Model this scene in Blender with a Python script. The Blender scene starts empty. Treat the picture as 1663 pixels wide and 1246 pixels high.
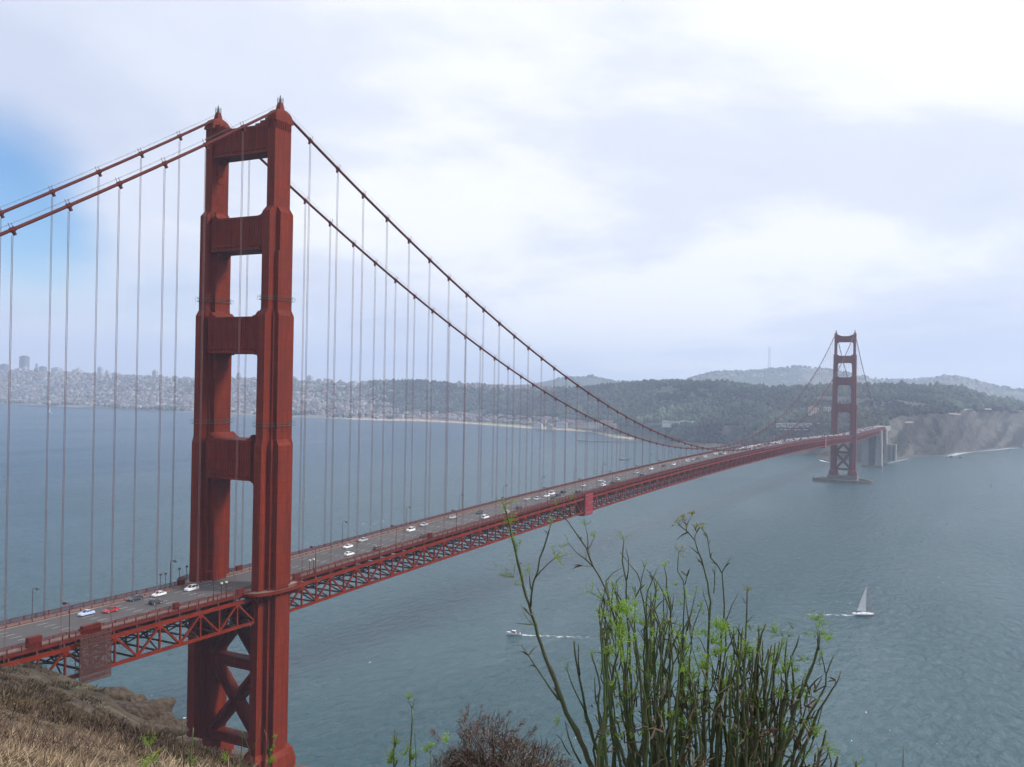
import bpy, math, random
import numpy as np
from mathutils import Matrix, Vector

random.seed(7)
RNG = np.random.default_rng(11)
PI = math.pi
C = bpy.context.scene.collection
scene = bpy.context.scene

# ------------------------------------------------------------------ camera
CAM = np.array([227.13, -238.31, 138.74])
FW = np.array([-0.4667407696, 0.8843933637, 0.0011967650])
RT = np.array([0.8842499055, 0.4666397635, 0.0186932017])
UP = np.array([-0.0159736854, -0.0097831186, 0.9998245506])
FPX = 1541.04                      # focal length in pixels of the 1663 px wide photograph
cam_data = bpy.data.cameras.new('camera')
cam_data.sensor_width = 36.0
cam_data.lens = FPX / 1663 * 36.0
cam_data.clip_start = 0.1
cam_data.clip_end = 60000
cam = bpy.data.objects.new('camera', cam_data)
C.objects.link(cam)
M = Matrix(((RT[0], UP[0], -FW[0], CAM[0]), (RT[1], UP[1], -FW[1], CAM[1]), (RT[2], UP[2], -FW[2], CAM[2]), (0, 0, 0, 1)))
cam.matrix_world = M
scene.camera = cam

# ------------------------------------------------------------------ render settings, sky, sun
scene.render.engine = 'CYCLES'
scene.cycles.use_denoising = True
scene.cycles.use_adaptive_sampling = True
scene.cycles.adaptive_threshold = 0.03
scene.cycles.max_bounces = 5
scene.cycles.diffuse_bounces = 2
scene.cycles.glossy_bounces = 2
scene.cycles.transmission_bounces = 2
scene.cycles.volume_bounces = 2
scene.cycles.transparent_max_bounces = 24
scene.view_settings.view_transform = 'Standard'
scene.view_settings.look = 'None'
scene.view_settings.exposure = 0.0
scene.view_settings.gamma = 1.0
scene.view_settings.use_curve_mapping = False

SUN_DIR = Vector((0.74, 0.36, 0.62)).normalized()       # towards the sun: west by south-west (x = west, y = south)
SUN_EL = math.asin(SUN_DIR.z)
SUN_AZ = math.atan2(SUN_DIR.x, SUN_DIR.y)


def build_world():
    w = bpy.data.worlds.new('World')
    scene.world = w
    w.use_nodes = True
    nt = w.node_tree
    nt.nodes.clear()
    N = nt.nodes.new
    L = nt.links.new
    out = N('ShaderNodeOutputWorld')
    bg = N('ShaderNodeBackground')
    bg.inputs['Strength'].default_value = 0.15
    sky = N('ShaderNodeTexSky')
    sky.sky_type = 'NISHITA'
    sky.sun_disc = False
    sky.sun_elevation = SUN_EL
    sky.sun_rotation = SUN_AZ
    sky.altitude = 100
    sky.dust_density = 0.4
    sky.ozone_density = 5.0
    tc = N('ShaderNodeTexCoord')
    sep = N('ShaderNodeSeparateXYZ')
    L(tc.outputs['Generated'], sep.inputs[0])
    # project the view direction on a cloud layer so that clouds crowd towards the horizon
    zc = N('ShaderNodeMath'); zc.operation = 'MAXIMUM'; zc.inputs[1].default_value = 0.0
    L(sep.outputs['Z'], zc.inputs[0])
    za = N('ShaderNodeMath'); za.operation = 'ADD'; za.inputs[1].default_value = 0.22
    L(zc.outputs[0], za.inputs[0])
    dx = N('ShaderNodeMath'); dx.operation = 'DIVIDE'
    dy = N('ShaderNodeMath'); dy.operation = 'DIVIDE'
    L(sep.outputs['X'], dx.inputs[0]); L(za.outputs[0], dx.inputs[1])
    L(sep.outputs['Y'], dy.inputs[0]); L(za.outputs[0], dy.inputs[1])
    comb = N('ShaderNodeCombineXYZ')
    L(dx.outputs[0], comb.inputs[0]); L(dy.outputs[0], comb.inputs[1])

    def noise(scale, detail, rough, loc, dist=0.0):
        mp = N('ShaderNodeMapping')
        mp.inputs['Location'].default_value = loc
        L(comb.outputs[0], mp.inputs[0])
        n = N('ShaderNodeTexNoise')
        n.inputs['Scale'].default_value = scale
        n.inputs['Detail'].default_value = detail
        n.inputs['Roughness'].default_value = rough
        n.inputs['Distortion'].default_value = dist
        L(mp.outputs[0], n.inputs['Vector'])
        return n

    def ramp(src, stops):
        r = N('ShaderNodeValToRGB')
        r.color_ramp.interpolation = 'EASE'
        el = r.color_ramp.elements
        while len(el) < len(stops):
            el.new(0.5)
        for e, (p, c) in zip(el, stops):
            e.position = p
            e.color = (c[0], c[1], c[2], 1)
        L(src, r.inputs[0])
        return r
    cover = noise(0.62, 7, 0.5, (0.70, 0.1, 0), 0.25)
    # a gap of blue sky low in the east, its edge frayed by the same noise
    gv = N('ShaderNodeVectorMath'); gv.operation = 'DISTANCE'
    g0 = FW + RT * ((5 - 831.5) / FPX) - UP * ((325 - 623.0) / FPX); g0 = g0 / np.linalg.norm(g0)
    gv.inputs[1].default_value = tuple(float(c) for c in g0)
    L(tc.outputs['Generated'], gv.inputs[0])
    gm = N('ShaderNodeMapRange'); gm.inputs[1].default_value = 0.0; gm.inputs[2].default_value = 0.128
    gm.inputs[3].default_value = -0.36; gm.inputs[4].default_value = 0.10
    L(gv.outputs['Value'], gm.inputs[0])
    ga = N('ShaderNodeMath'); ga.operation = 'ADD'
    L(cover.outputs['Fac'], ga.inputs[0]); L(gm.outputs[0], ga.inputs[1])
    cov = ramp(ga.outputs[0], [(0.26, (0.0, 0.0, 0.0)), (0.52, (1, 1, 1))])
    lit = noise(0.75, 6, 0.52, (3.2, 1.0, 0), 0.2)
    # clouds grow whiter towards the veiled sun in the south-west
    dt = N('ShaderNodeVectorMath'); dt.operation = 'DOT_PRODUCT'
    L(tc.outputs['Generated'], dt.inputs[0]); dt.inputs[1].default_value = tuple(SUN_DIR)
    dm = N('ShaderNodeMath'); dm.operation = 'MULTIPLY_ADD'; dm.inputs[1].default_value = 0.12
    L(dt.outputs['Value'], dm.inputs[0]); L(lit.outputs['Fac'], dm.inputs[2])
    litr = ramp(dm.outputs[0], [(0.32, (4.5, 4.95, 6.1)), (0.47, (5.5, 5.85, 6.7)), (0.60, (7.2, 7.3, 7.5))])
    hs = N('ShaderNodeHueSaturation'); hs.inputs['Saturation'].default_value = 1.2
    L(sky.outputs[0], hs.inputs['Color'])
    mix = N('ShaderNodeMix'); mix.data_type = 'RGBA'
    L(cov.outputs[0], mix.inputs[0])
    L(hs.outputs[0], mix.inputs[6])
    L(litr.outputs[0], mix.inputs[7])
    L(mix.outputs[2], bg.inputs['Color'])
    L(bg.outputs[0], out.inputs['Surface'])


build_world()
sun_data = bpy.data.lights.new('sun', 'SUN')
sun_data.energy = 4.4
sun_data.angle = math.radians(12)
sun_data.color = (1.0, 0.96, 0.9)
sun = bpy.data.objects.new('sun', sun_data)
sun.rotation_euler = (-SUN_DIR).to_track_quat('-Z', 'Y').to_euler()
sun.location = (0, 0, 900)
C.objects.link(sun)


# ------------------------------------------------------------------ helpers
def at(px, py, depth):
    """A point of the place: the photograph's pixel at a distance (in metres) along the viewing axis."""
    d = FW + RT * ((px - 831.5) / FPX) - UP * ((py - 623.0) / FPX)
    return CAM + d * depth


def on_z(px, py, z):
    d = FW + RT * ((px - 831.5) / FPX) - UP * ((py - 623.0) / FPX)
    return CAM + d * ((z - CAM[2]) / d[2])


def smooth(a, b, x):
    t = np.clip((x - a) / (b - a), 0, 1)
    return t * t * (3 - 2 * t)


class NoiseField:
    """cheap lattice noise for terrain heights"""
    def __init__(self, seed):
        self.t = np.random.default_rng(seed).random((256, 256))

    def __call__(self, x, y):
        x = np.asarray(x, float); y = np.asarray(y, float)
        xi = np.floor(x).astype(int); yi = np.floor(y).astype(int)
        fx = x - xi; fy = y - yi
        fx = fx * fx * (3 - 2 * fx); fy = fy * fy * (3 - 2 * fy)
        t = self.t
        a = t[xi % 256, yi % 256]; b = t[(xi + 1) % 256, yi % 256]
        c = t[xi % 256, (yi + 1) % 256]; d = t[(xi + 1) % 256, (yi + 1) % 256]
        return (a * (1 - fx) + b * fx) * (1 - fy) + (c * (1 - fx) + d * fx) * fy - 0.5

    def fbm(self, x, y, o=4):
        s = 0; a = 1
        for k in range(o):
            s = s + a * self(x * 2 ** k + 17 * k, y * 2 ** k + 31 * k)
            a *= 0.5
        return s


NF = NoiseField(3)


class MB:
    """collects shapes; build() links them as one mesh object"""
    def __init__(self):
        self.v = []; self.f = []; self.m = []

    def add(self, vs, fs, mi=0):
        o = len(self.v)
        self.v.extend(tuple(map(float, p)) for p in vs)
        for f in fs:
            self.f.append(tuple(i + o for i in f)); self.m.append(mi)
        return self

    def box(self, x0, x1, y0, y1, z0, z1, mi=0):
        vs = [(x0, y0, z0), (x1, y0, z0), (x1, y1, z0), (x0, y1, z0), (x0, y0, z1), (x1, y0, z1), (x1, y1, z1), (x0, y1, z1)]
        return self.add(vs, [(0, 3, 2, 1), (4, 5, 6, 7), (0, 1, 5, 4), (1, 2, 6, 5), (2, 3, 7, 6), (3, 0, 4, 7)], mi)

    def beam(self, p, q, w, h, mi=0, up=(0, 0, 1)):
        p = np.array(p, float); q = np.array(q, float)
        d = q - p; d /= np.linalg.norm(d)
        u = np.array(up, float)
        s = np.cross(d, u)
        if np.linalg.norm(s) < 1e-4:
            s = np.cross(d, (0, 1, 0))
        s /= np.linalg.norm(s)
        t = np.cross(s, d)
        vs = []
        for c in (p, q):
            for a, b in ((-1, -1), (1, -1), (1, 1), (-1, 1)):
                vs.append(c + s * a * w / 2 + t * b * h / 2)
        return self.add(vs, [(0, 3, 2, 1), (4, 5, 6, 7), (0, 1, 5, 4), (1, 2, 6, 5), (2, 3, 7, 6), (3, 0, 4, 7)], mi)

    def tube(self, pts, rad, n=6, mi=0, caps=True):
        pts = [np.array(p, float) for p in pts]
        if not hasattr(rad, '__len__'):
            rad = [rad] * len(pts)
        o = len(self.v)
        ref = None
        for i, p in enumerate(pts):
            d = pts[min(i + 1, len(pts) - 1)] - pts[max(i - 1, 0)]
            d = d / (np.linalg.norm(d) + 1e-12)
            if ref is None:
                ref = np.cross(d, (0.3, 0.2, 0.93) if abs(d[2]) < 0.9 else (1, 0.1, 0))
            s = ref - d * np.dot(ref, d)
            s /= np.linalg.norm(s) + 1e-12
            ref = s
            t = np.cross(d, s)
            for k in range(n):
                a = 2 * PI * k / n
                self.v.append(tuple(p + rad[i] * (math.cos(a) * s + math.sin(a) * t)))
        for i in range(len(pts) - 1):
            for k in range(n):
                k2 = (k + 1) % n
                self.f.append((o + i * n + k, o + i * n + k2, o + (i + 1) * n + k2, o + (i + 1) * n + k)); self.m.append(mi)
        if caps and n > 2:
            self.f.append(tuple(o + k for k in range(n - 1, -1, -1))); self.m.append(mi)
            e = o + (len(pts) - 1) * n
            self.f.append(tuple(e + k for k in range(n))); self.m.append(mi)
        return self

    def loft(self, rings, mi=0, cap=True):
        n = len(rings[0]); o = len(self.v)
        for r in rings:
            self.v.extend(tuple(map(float, p)) for p in r)
        for i in range(len(rings) - 1):
            for k in range(n):
                k2 = (k + 1) % n
                self.f.append((o + i * n + k, o + i * n + k2, o + (i + 1) * n + k2, o + (i + 1) * n + k)); self.m.append(mi)
        if cap:
            self.f.append(tuple(o + k for k in range(n - 1, -1, -1))); self.m.append(mi)
            e = o + (len(rings) - 1) * n
            self.f.append(tuple(e + k for k in range(n))); self.m.append(mi)
        return self

    def mesh(self, name, mats, smooth_=False):
        me = bpy.data.meshes.new(name)
        me.from_pydata(self.v, [], self.f)
        for mt in (mats if isinstance(mats, (list, tuple)) else [mats]):
            me.materials.append(mt)
        if any(self.m):
            me.polygons.foreach_set('material_index', self.m)
        if smooth_:
            me.polygons.foreach_set('use_smooth', [True] * len(me.polygons))
        me.update()
        return me

    def build(self, name, mats, parent=None, smooth_=False, kind=None):
        return link(name, self.mesh(name, mats, smooth_), parent, kind)


def link(name, me, parent=None, kind=None, loc=None):
    o = bpy.data.objects.new(name, me)
    C.objects.link(o)
    if parent is not None:
        o.parent = parent
    if loc is not None:
        o.location = loc
    if kind:
        o['kind'] = kind
    return o


def np_mesh(name, V, Fa, mat, cols=None, smooth_=False):
    """fast mesh from arrays; cols = one colour per vertex"""
    V = np.asarray(V, np.float32); Fa = np.asarray(Fa, np.int32)
    me = bpy.data.meshes.new(name)
    me.vertices.add(len(V)); me.vertices.foreach_set('co', V.ravel())
    k = Fa.shape[1]
    me.loops.add(Fa.size); me.loops.foreach_set('vertex_index', Fa.ravel())
    me.polygons.add(len(Fa))
    me.polygons.foreach_set('loop_start', np.arange(0, Fa.size, k, dtype=np.int32))
    me.polygons.foreach_set('loop_total', np.full(len(Fa), k, np.int32))
    if smooth_:
        me.polygons.foreach_set('use_smooth', np.ones(len(Fa), bool))
    if cols is not None:
        a = me.color_attributes.new('Col', 'FLOAT_COLOR', 'POINT')
        cc = np.ones((len(V), 4), np.float32); cc[:, :3] = cols
        a.data.foreach_set('color', cc.ravel())
    me.materials.append(mat)
    me.update(); me.validate()
    return me


def tag(o, label=None, cat=None, group=None, kind=None):
    if label: o['label'] = label
    if cat: o['category'] = cat
    if group: o['group'] = group
    if kind: o['kind'] = kind
    return o


def empty(name, loc=(0, 0, 0), rz=0.0, parent=None):
    o = bpy.data.objects.new(name, None)
    C.objects.link(o)
    o.location = tuple(map(float, loc)); o.rotation_euler = (0, 0, rz)
    o.empty_display_size = 0.5
    if parent is not None:
        o.parent = parent
    return o


def copy_tree(o, parent=None):
    c = o.copy(); C.objects.link(c)
    if parent is not None:
        c.parent = parent
    for ch in o.children:
        copy_tree(ch, c)
    return c


# ------------------------------------------------------------------ materials
def material(name, col, rough=0.6, var=0.0, vscale=1.0, bump=0.0, bscale=5.0, metal=0.0, col2=None, attr=None, spec=0.5, detail=4, streak=None, trans=0.0):
    m = bpy.data.materials.new(name); m.use_nodes = True
    nt = m.node_tree; N = nt.nodes.new; L = nt.links.new
    b = nt.nodes['Principled BSDF']
    b.inputs['Roughness'].default_value = rough
    b.inputs['Metallic'].default_value = metal
    b.inputs['Specular IOR Level'].default_value = spec
    b.inputs['Base Color'].default_value = (*col, 1)
    geo = N('ShaderNodeNewGeometry')
    src = None
    if attr:
        a = N('ShaderNodeAttribute'); a.attribute_name = attr
        src = a.outputs['Color']
    if var or col2:
        n = N('ShaderNodeTexNoise'); n.inputs['Scale'].default_value = vscale; n.inputs['Detail'].default_value = detail
        if streak:
            mp = N('ShaderNodeMapping'); mp.inputs['Scale'].default_value = streak
            L(geo.outputs['Position'], mp.inputs[0]); L(mp.outputs[0], n.inputs['Vector'])
        else:
            L(geo.outputs['Position'], n.inputs['Vector'])
        r = N('ShaderNodeMapRange'); r.inputs[1].default_value = 0.3; r.inputs[2].default_value = 0.7
        L(n.outputs['Fac'], r.inputs[0])
        mx = N('ShaderNodeMix'); mx.data_type = 'RGBA'
        L(r.outputs[0], mx.inputs[0])
        if attr:
            hs = N('ShaderNodeHueSaturation'); hs.inputs['Value'].default_value = 1 - var
            L(src, hs.inputs['Color']); L(hs.outputs[0], mx.inputs[6])
            hs2 = N('ShaderNodeHueSaturation'); hs2.inputs['Value'].default_value = 1 + var
            L(src, hs2.inputs['Color']); L(hs2.outputs[0], mx.inputs[7])
        else:
            c2 = col2 or tuple(min(1, c * (1 + var)) for c in col)
            c1 = col if col2 else tuple(c * (1 - var) for c in col)
            mx.inputs[6].default_value = (*c1, 1); mx.inputs[7].default_value = (*c2, 1)
        src = mx.outputs[2]
    if src is not None:
        L(src, b.inputs['Base Color'])
    if bump:
        n2 = N('ShaderNodeTexNoise'); n2.inputs['Scale'].default_value = bscale; n2.inputs['Detail'].default_value = 5
        L(geo.outputs['Position'], n2.inputs['Vector'])
        bp = N('ShaderNodeBump'); bp.inputs['Strength'].default_value = bump; bp.inputs['Distance'].default_value = 1.0 / bscale
        L(n2.outputs['Fac'], bp.inputs['Height']); L(bp.outputs[0], b.inputs['Normal'])
    if trans:
        tr = N('ShaderNodeBsdfTranslucent')
        if src is not None: L(src, tr.inputs['Color'])
        else: tr.inputs['Color'].default_value = (*col, 1)
        ms = N('ShaderNodeMixShader'); ms.inputs[0].default_value = trans
        L(b.outputs[0], ms.inputs[1]); L(tr.outputs[0], ms.inputs[2])
        L(ms.outputs[0], nt.nodes['Material Output'].inputs['Surface'])
    return m


def steel_material():
    """orange-red bridge paint: plate seams, faint rust streaks, sun-faded patches"""
    m = bpy.data.materials.new('bridge_paint'); m.use_nodes = True
    nt = m.node_tree; N = nt.nodes.new; L = nt.links.new
    b = nt.nodes['Principled BSDF']
    b.inputs['Roughness'].default_value = 0.62
    b.inputs['Specular IOR Level'].default_value = 0.1
    geo = N('ShaderNodeNewGeometry')
    mp = N('ShaderNodeMapping'); mp.inputs['Scale'].default_value = (0.9, 0.9, 0.035)
    L(geo.outputs['Position'], mp.inputs[0])
    n = N('ShaderNodeTexNoise'); n.inputs['Scale'].default_value = 1.0; n.inputs['Detail'].default_value = 6
    L(mp.outputs[0], n.inputs['Vector'])
    r = N('ShaderNodeValToRGB'); e = r.color_ramp.elements
    e[0].position = 0.3; e[0].color = (0.125, 0.0135, 0.0045, 1)
    e[1].position = 0.7; e[1].color = (0.200, 0.0250, 0.0080, 1)
    L(n.outputs['Fac'], r.inputs[0])
    # seams between the riveted plates
    sp = N('ShaderNodeSeparateXYZ'); L(geo.outputs['Position'], sp.inputs[0])
    hx = N('ShaderNodeMath'); hx.operation = 'ADD'
    L(sp.outputs['X'], hx.inputs[0]); L(sp.outputs['Y'], hx.inputs[1])
    cv = N('ShaderNodeCombineXYZ'); L(hx.outputs[0], cv.inputs[0]); L(sp.outputs['Z'], cv.inputs[1])
    bk = N('ShaderNodeTexBrick'); L(cv.outputs[0], bk.inputs['Vector'])
    bk.inputs['Scale'].default_value = 1.0; bk.inputs['Brick Width'].default_value = 1.07; bk.inputs['Row Height'].default_value = 3.3
    bk.inputs['Mortar Size'].default_value = 0.055; bk.inputs['Mortar Smooth'].default_value = 0.3
    bk.inputs['Color1'].default_value = (1, 1, 1, 1); bk.inputs['Color2'].default_value = (0.80, 0.80, 0.82, 1); bk.inputs['Mortar'].default_value = (0.42, 0.45, 0.5, 1)
    mx = N('ShaderNodeMix'); mx.data_type = 'RGBA'; mx.blend_type = 'MULTIPLY'; mx.inputs[0].default_value = 1.0
    L(r.outputs[0], mx.inputs[6]); L(bk.outputs['Color'], mx.inputs[7])
    n3 = N('ShaderNodeTexNoise'); n3.inputs['Scale'].default_value = 0.09; n3.inputs['Detail'].default_value = 7
    n3.inputs['Roughness'].default_value = 0.65
    L(geo.outputs['Position'], n3.inputs['Vector'])
    r3 = N('ShaderNodeMapRange'); r3.inputs[1].default_value = 0.42; r3.inputs[2].default_value = 0.68; r3.inputs[4].default_value = 0.55
    L(n3.outputs['Fac'], r3.inputs[0])
    mg = N('ShaderNodeMix'); mg.data_type = 'RGBA'
    L(r3.outputs[0], mg.inputs[0]); L(mx.outputs[2], mg.inputs[6]); mg.inputs[7].default_value = (0.085, 0.016, 0.012, 1)
    L(mg.outputs[2], b.inputs['Base Color'])
    return m


M_STEEL = steel_material()
M_STEEL2 = material('bridge_paint_plain', (0.145, 0.0165, 0.0065), 0.6, var=0.2, vscale=0.4, spec=0.1)
M_RAIL = material('rail_paint', (0.095, 0.014, 0.011), 0.6, var=0.2, vscale=0.8, spec=0.1)
M_CABLE = material('cable_wrap', (0.085, 0.016, 0.013), 0.6, var=0.1, vscale=0.5, spec=0.1)
M_HANGER = material('hanger_rope', (0.15, 0.075, 0.075), 0.55, var=0.1, vscale=0.7, spec=0.4)
M_DARKSTEEL = material('dark_brown_steel', (0.06, 0.03, 0.026), 0.7, var=0.3, vscale=0.5)  # darker, browner steel for the floor framing and hung gear
M_IRON = material('dark_iron', (0.05, 0.04, 0.04), 0.6)
M_ASPHALT = material('asphalt', (0.072, 0.066, 0.068), 0.9, var=0.14, vscale=0.25, detail=8, streak=(1.0, 0.05, 1))
M_WALK = material('walkway_concrete', (0.25, 0.21, 0.18), 0.9, var=0.15, vscale=0.6)
M_CONCRETE = material('pylon_concrete', (0.20, 0.205, 0.19), 0.9, var=0.18, vscale=0.12, streak=(1, 1, 0.2), bump=0.2, bscale=0.4)
M_PIER = material('pier_concrete', (0.105, 0.088, 0.078), 0.9, var=0.3, vscale=0.12, bump=0.3, bscale=0.4)
M_WHITE = material('white_paint', (0.78, 0.78, 0.78), 0.35)
M_MARK = material('lane_paint', (0.55, 0.55, 0.5), 0.8)
M_GLASS = material('dark_glass', (0.02, 0.025, 0.03), 0.08)
M_RUBBER = material('rubber', (0.02, 0.02, 0.02), 0.8)
M_LAMP = material('lamp_lens', (0.55, 0.5, 0.4), 0.3)
# ------------------------------------------------------------------ water
def water_material():
    m = bpy.data.materials.new('bay_water'); m.use_nodes = True
    nt = m.node_tree; N = nt.nodes.new; L = nt.links.new
    b = nt.nodes['Principled BSDF']
    b.inputs['Base Color'].default_value = (0.020, 0.064, 0.072, 1)
    b.inputs['Specular IOR Level'].default_value = 0.45
    b.inputs['IOR'].default_value = 1.33
    geo = N('ShaderNodeNewGeometry')

    def noise(sc, rot, scale, detail, rough=0.55, dist=0.0):
        mp = N('ShaderNodeMapping'); mp.inputs['Scale'].default_value = sc; mp.inputs['Rotation'].default_value = (0, 0, rot)
        L(geo.outputs['Position'], mp.inputs[0])
        n = N('ShaderNodeTexNoise'); n.inputs['Scale'].default_value = scale; n.inputs['Detail'].default_value = detail
        n.inputs['Roughness'].default_value = rough; n.inputs['Distortion'].default_value = dist
        L(mp.outputs[0], n.inputs['Vector'])
        return n
    swell = noise((1, 0.42, 1), 0.55, 0.045, 3)
    chop = noise((1, 0.45, 1), 0.35, 0.21, 5, 0.6, 0.3)
    gust = noise((1, 0.35, 1), 0.2, 0.0032, 4, 0.55, 0.6)
    mulA = N('ShaderNodeMath'); mulA.operation = 'MULTIPLY'; mulA.inputs[1].default_value = 1.2
    L(swell.outputs['Fac'], mulA.inputs[0])
    add = N('ShaderNodeMath'); add.operation = 'MULTIPLY_ADD'; add.inputs[1].default_value = 2.1
    L(chop.outputs['Fac'], add.inputs[0]); L(mulA.outputs[0], add.inputs[2])
    gr = N('ShaderNodeMapRange'); gr.inputs[1].default_value = 0.35; gr.inputs[2].default_value = 0.65
    gr.inputs[3].default_value = 0.30; gr.inputs[4].default_value = 1.0
    L(gust.outputs['Fac'], gr.inputs[0])
    bp = N('ShaderNodeBump'); bp.inputs['Distance'].default_value = 3.6
    # reflected blue sky painted into the base colour: bluer east, greyer green west
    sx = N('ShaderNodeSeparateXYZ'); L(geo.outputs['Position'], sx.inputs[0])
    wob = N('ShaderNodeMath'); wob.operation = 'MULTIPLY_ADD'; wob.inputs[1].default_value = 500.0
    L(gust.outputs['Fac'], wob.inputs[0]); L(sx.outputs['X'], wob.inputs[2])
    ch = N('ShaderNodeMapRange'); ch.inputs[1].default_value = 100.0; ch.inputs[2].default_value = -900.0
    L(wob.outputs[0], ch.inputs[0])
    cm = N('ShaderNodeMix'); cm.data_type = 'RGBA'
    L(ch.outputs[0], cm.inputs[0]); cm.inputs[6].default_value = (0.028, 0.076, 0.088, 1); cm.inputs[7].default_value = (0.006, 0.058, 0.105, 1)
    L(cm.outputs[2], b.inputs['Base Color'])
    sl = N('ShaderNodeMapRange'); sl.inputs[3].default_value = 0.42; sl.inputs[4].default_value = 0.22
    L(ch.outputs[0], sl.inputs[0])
    # tide lines: long bands of slick and ruffled water
    tide = noise((1, 0.10, 1), 0.12, 0.0075, 5, 0.6, 1.2)
    tr = N('ShaderNodeMapRange'); tr.inputs[1].default_value = 0.36; tr.inputs[2].default_value = 0.64; tr.inputs[3].default_value = -0.10; tr.inputs[4].default_value = 0.16
    L(tide.outputs['Fac'], tr.inputs[0])
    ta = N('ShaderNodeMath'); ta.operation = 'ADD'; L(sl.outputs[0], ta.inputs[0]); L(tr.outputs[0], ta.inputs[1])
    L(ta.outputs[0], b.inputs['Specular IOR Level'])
    gs = N('ShaderNodeMath'); gs.operation = 'MULTIPLY_ADD'; gs.inputs[1].default_value = 0.5
    L(ch.outputs[0], gs.inputs[0]); L(gr.outputs[0], gs.inputs[2])
    L(gs.outputs[0], bp.inputs['Strength'])
    L(add.outputs[0], bp.inputs['Height'])
    L(bp.outputs[0], b.inputs['Normal'])
    rr = N('ShaderNodeMapRange'); rr.inputs[1].default_value = 0.35; rr.inputs[2].default_value = 0.65
    rr.inputs[3].default_value = 0.11; rr.inputs[4].default_value = 0.22
    L(gust.outputs['Fac'], rr.inputs[0]); L(rr.outputs[0], b.inputs['Roughness'])
    # whitecaps: sparse foam flecks on the wave crests
    cap = noise((1, 0.35, 1), 0.3, 0.30, 4, 0.62, 0.4)
    patch = noise((1, 0.6, 1), 0.1, 0.012, 2)
    ca = N('ShaderNodeMath'); ca.operation = 'MULTIPLY_ADD'; ca.inputs[1].default_value = 0.35
    L(patch.outputs['Fac'], ca.inputs[0]); L(cap.outputs['Fac'], ca.inputs[2])
    cr = N('ShaderNodeMapRange'); cr.inputs[1].default_value = 0.905; cr.inputs[2].default_value = 0.95
    L(ca.outputs[0], cr.inputs[0])
    foam = N('ShaderNodeBsdfDiffuse'); foam.inputs['Color'].default_value = (0.62, 0.66, 0.68, 1)
    ms = N('ShaderNodeMixShader')
    L(cr.outputs[0], ms.inputs[0]); L(b.outputs[0], ms.inputs[1]); L(foam.outputs[0], ms.inputs[2])
    L(ms.outputs[0], nt.nodes['Material Output'].inputs['Surface'])
    return m


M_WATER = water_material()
wm = MB()
for i in range(8):
    for j in range(8):
        s = 3500.0
        x0 = -15000 + i * s; y0 = -9000 + j * s
        wm.add([(x0, y0, 0), (x0 + s, y0, 0), (x0 + s, y0 + s, 0), (x0, y0 + s, 0)], [(0, 1, 2, 3)])
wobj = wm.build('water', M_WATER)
tag(wobj, 'grey-blue choppy strait under the bridge', 'water', kind='structure')


# ------------------------------------------------------------------ far shore and hills (heights read off the photograph's skylines)
def hpy(px):
    return 624.84 + (px - 831.5) * 0.0187


def hpos(px, D):
    p = at(px, hpy(px), D)
    return p[0], p[1]


def zpy(px, py, D):
    return at(px, py, D)[2]


def shore_depth(px, py):
    P = on_z(px, py, 0.0)
    return float(np.dot(P - CAM, FW))


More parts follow.
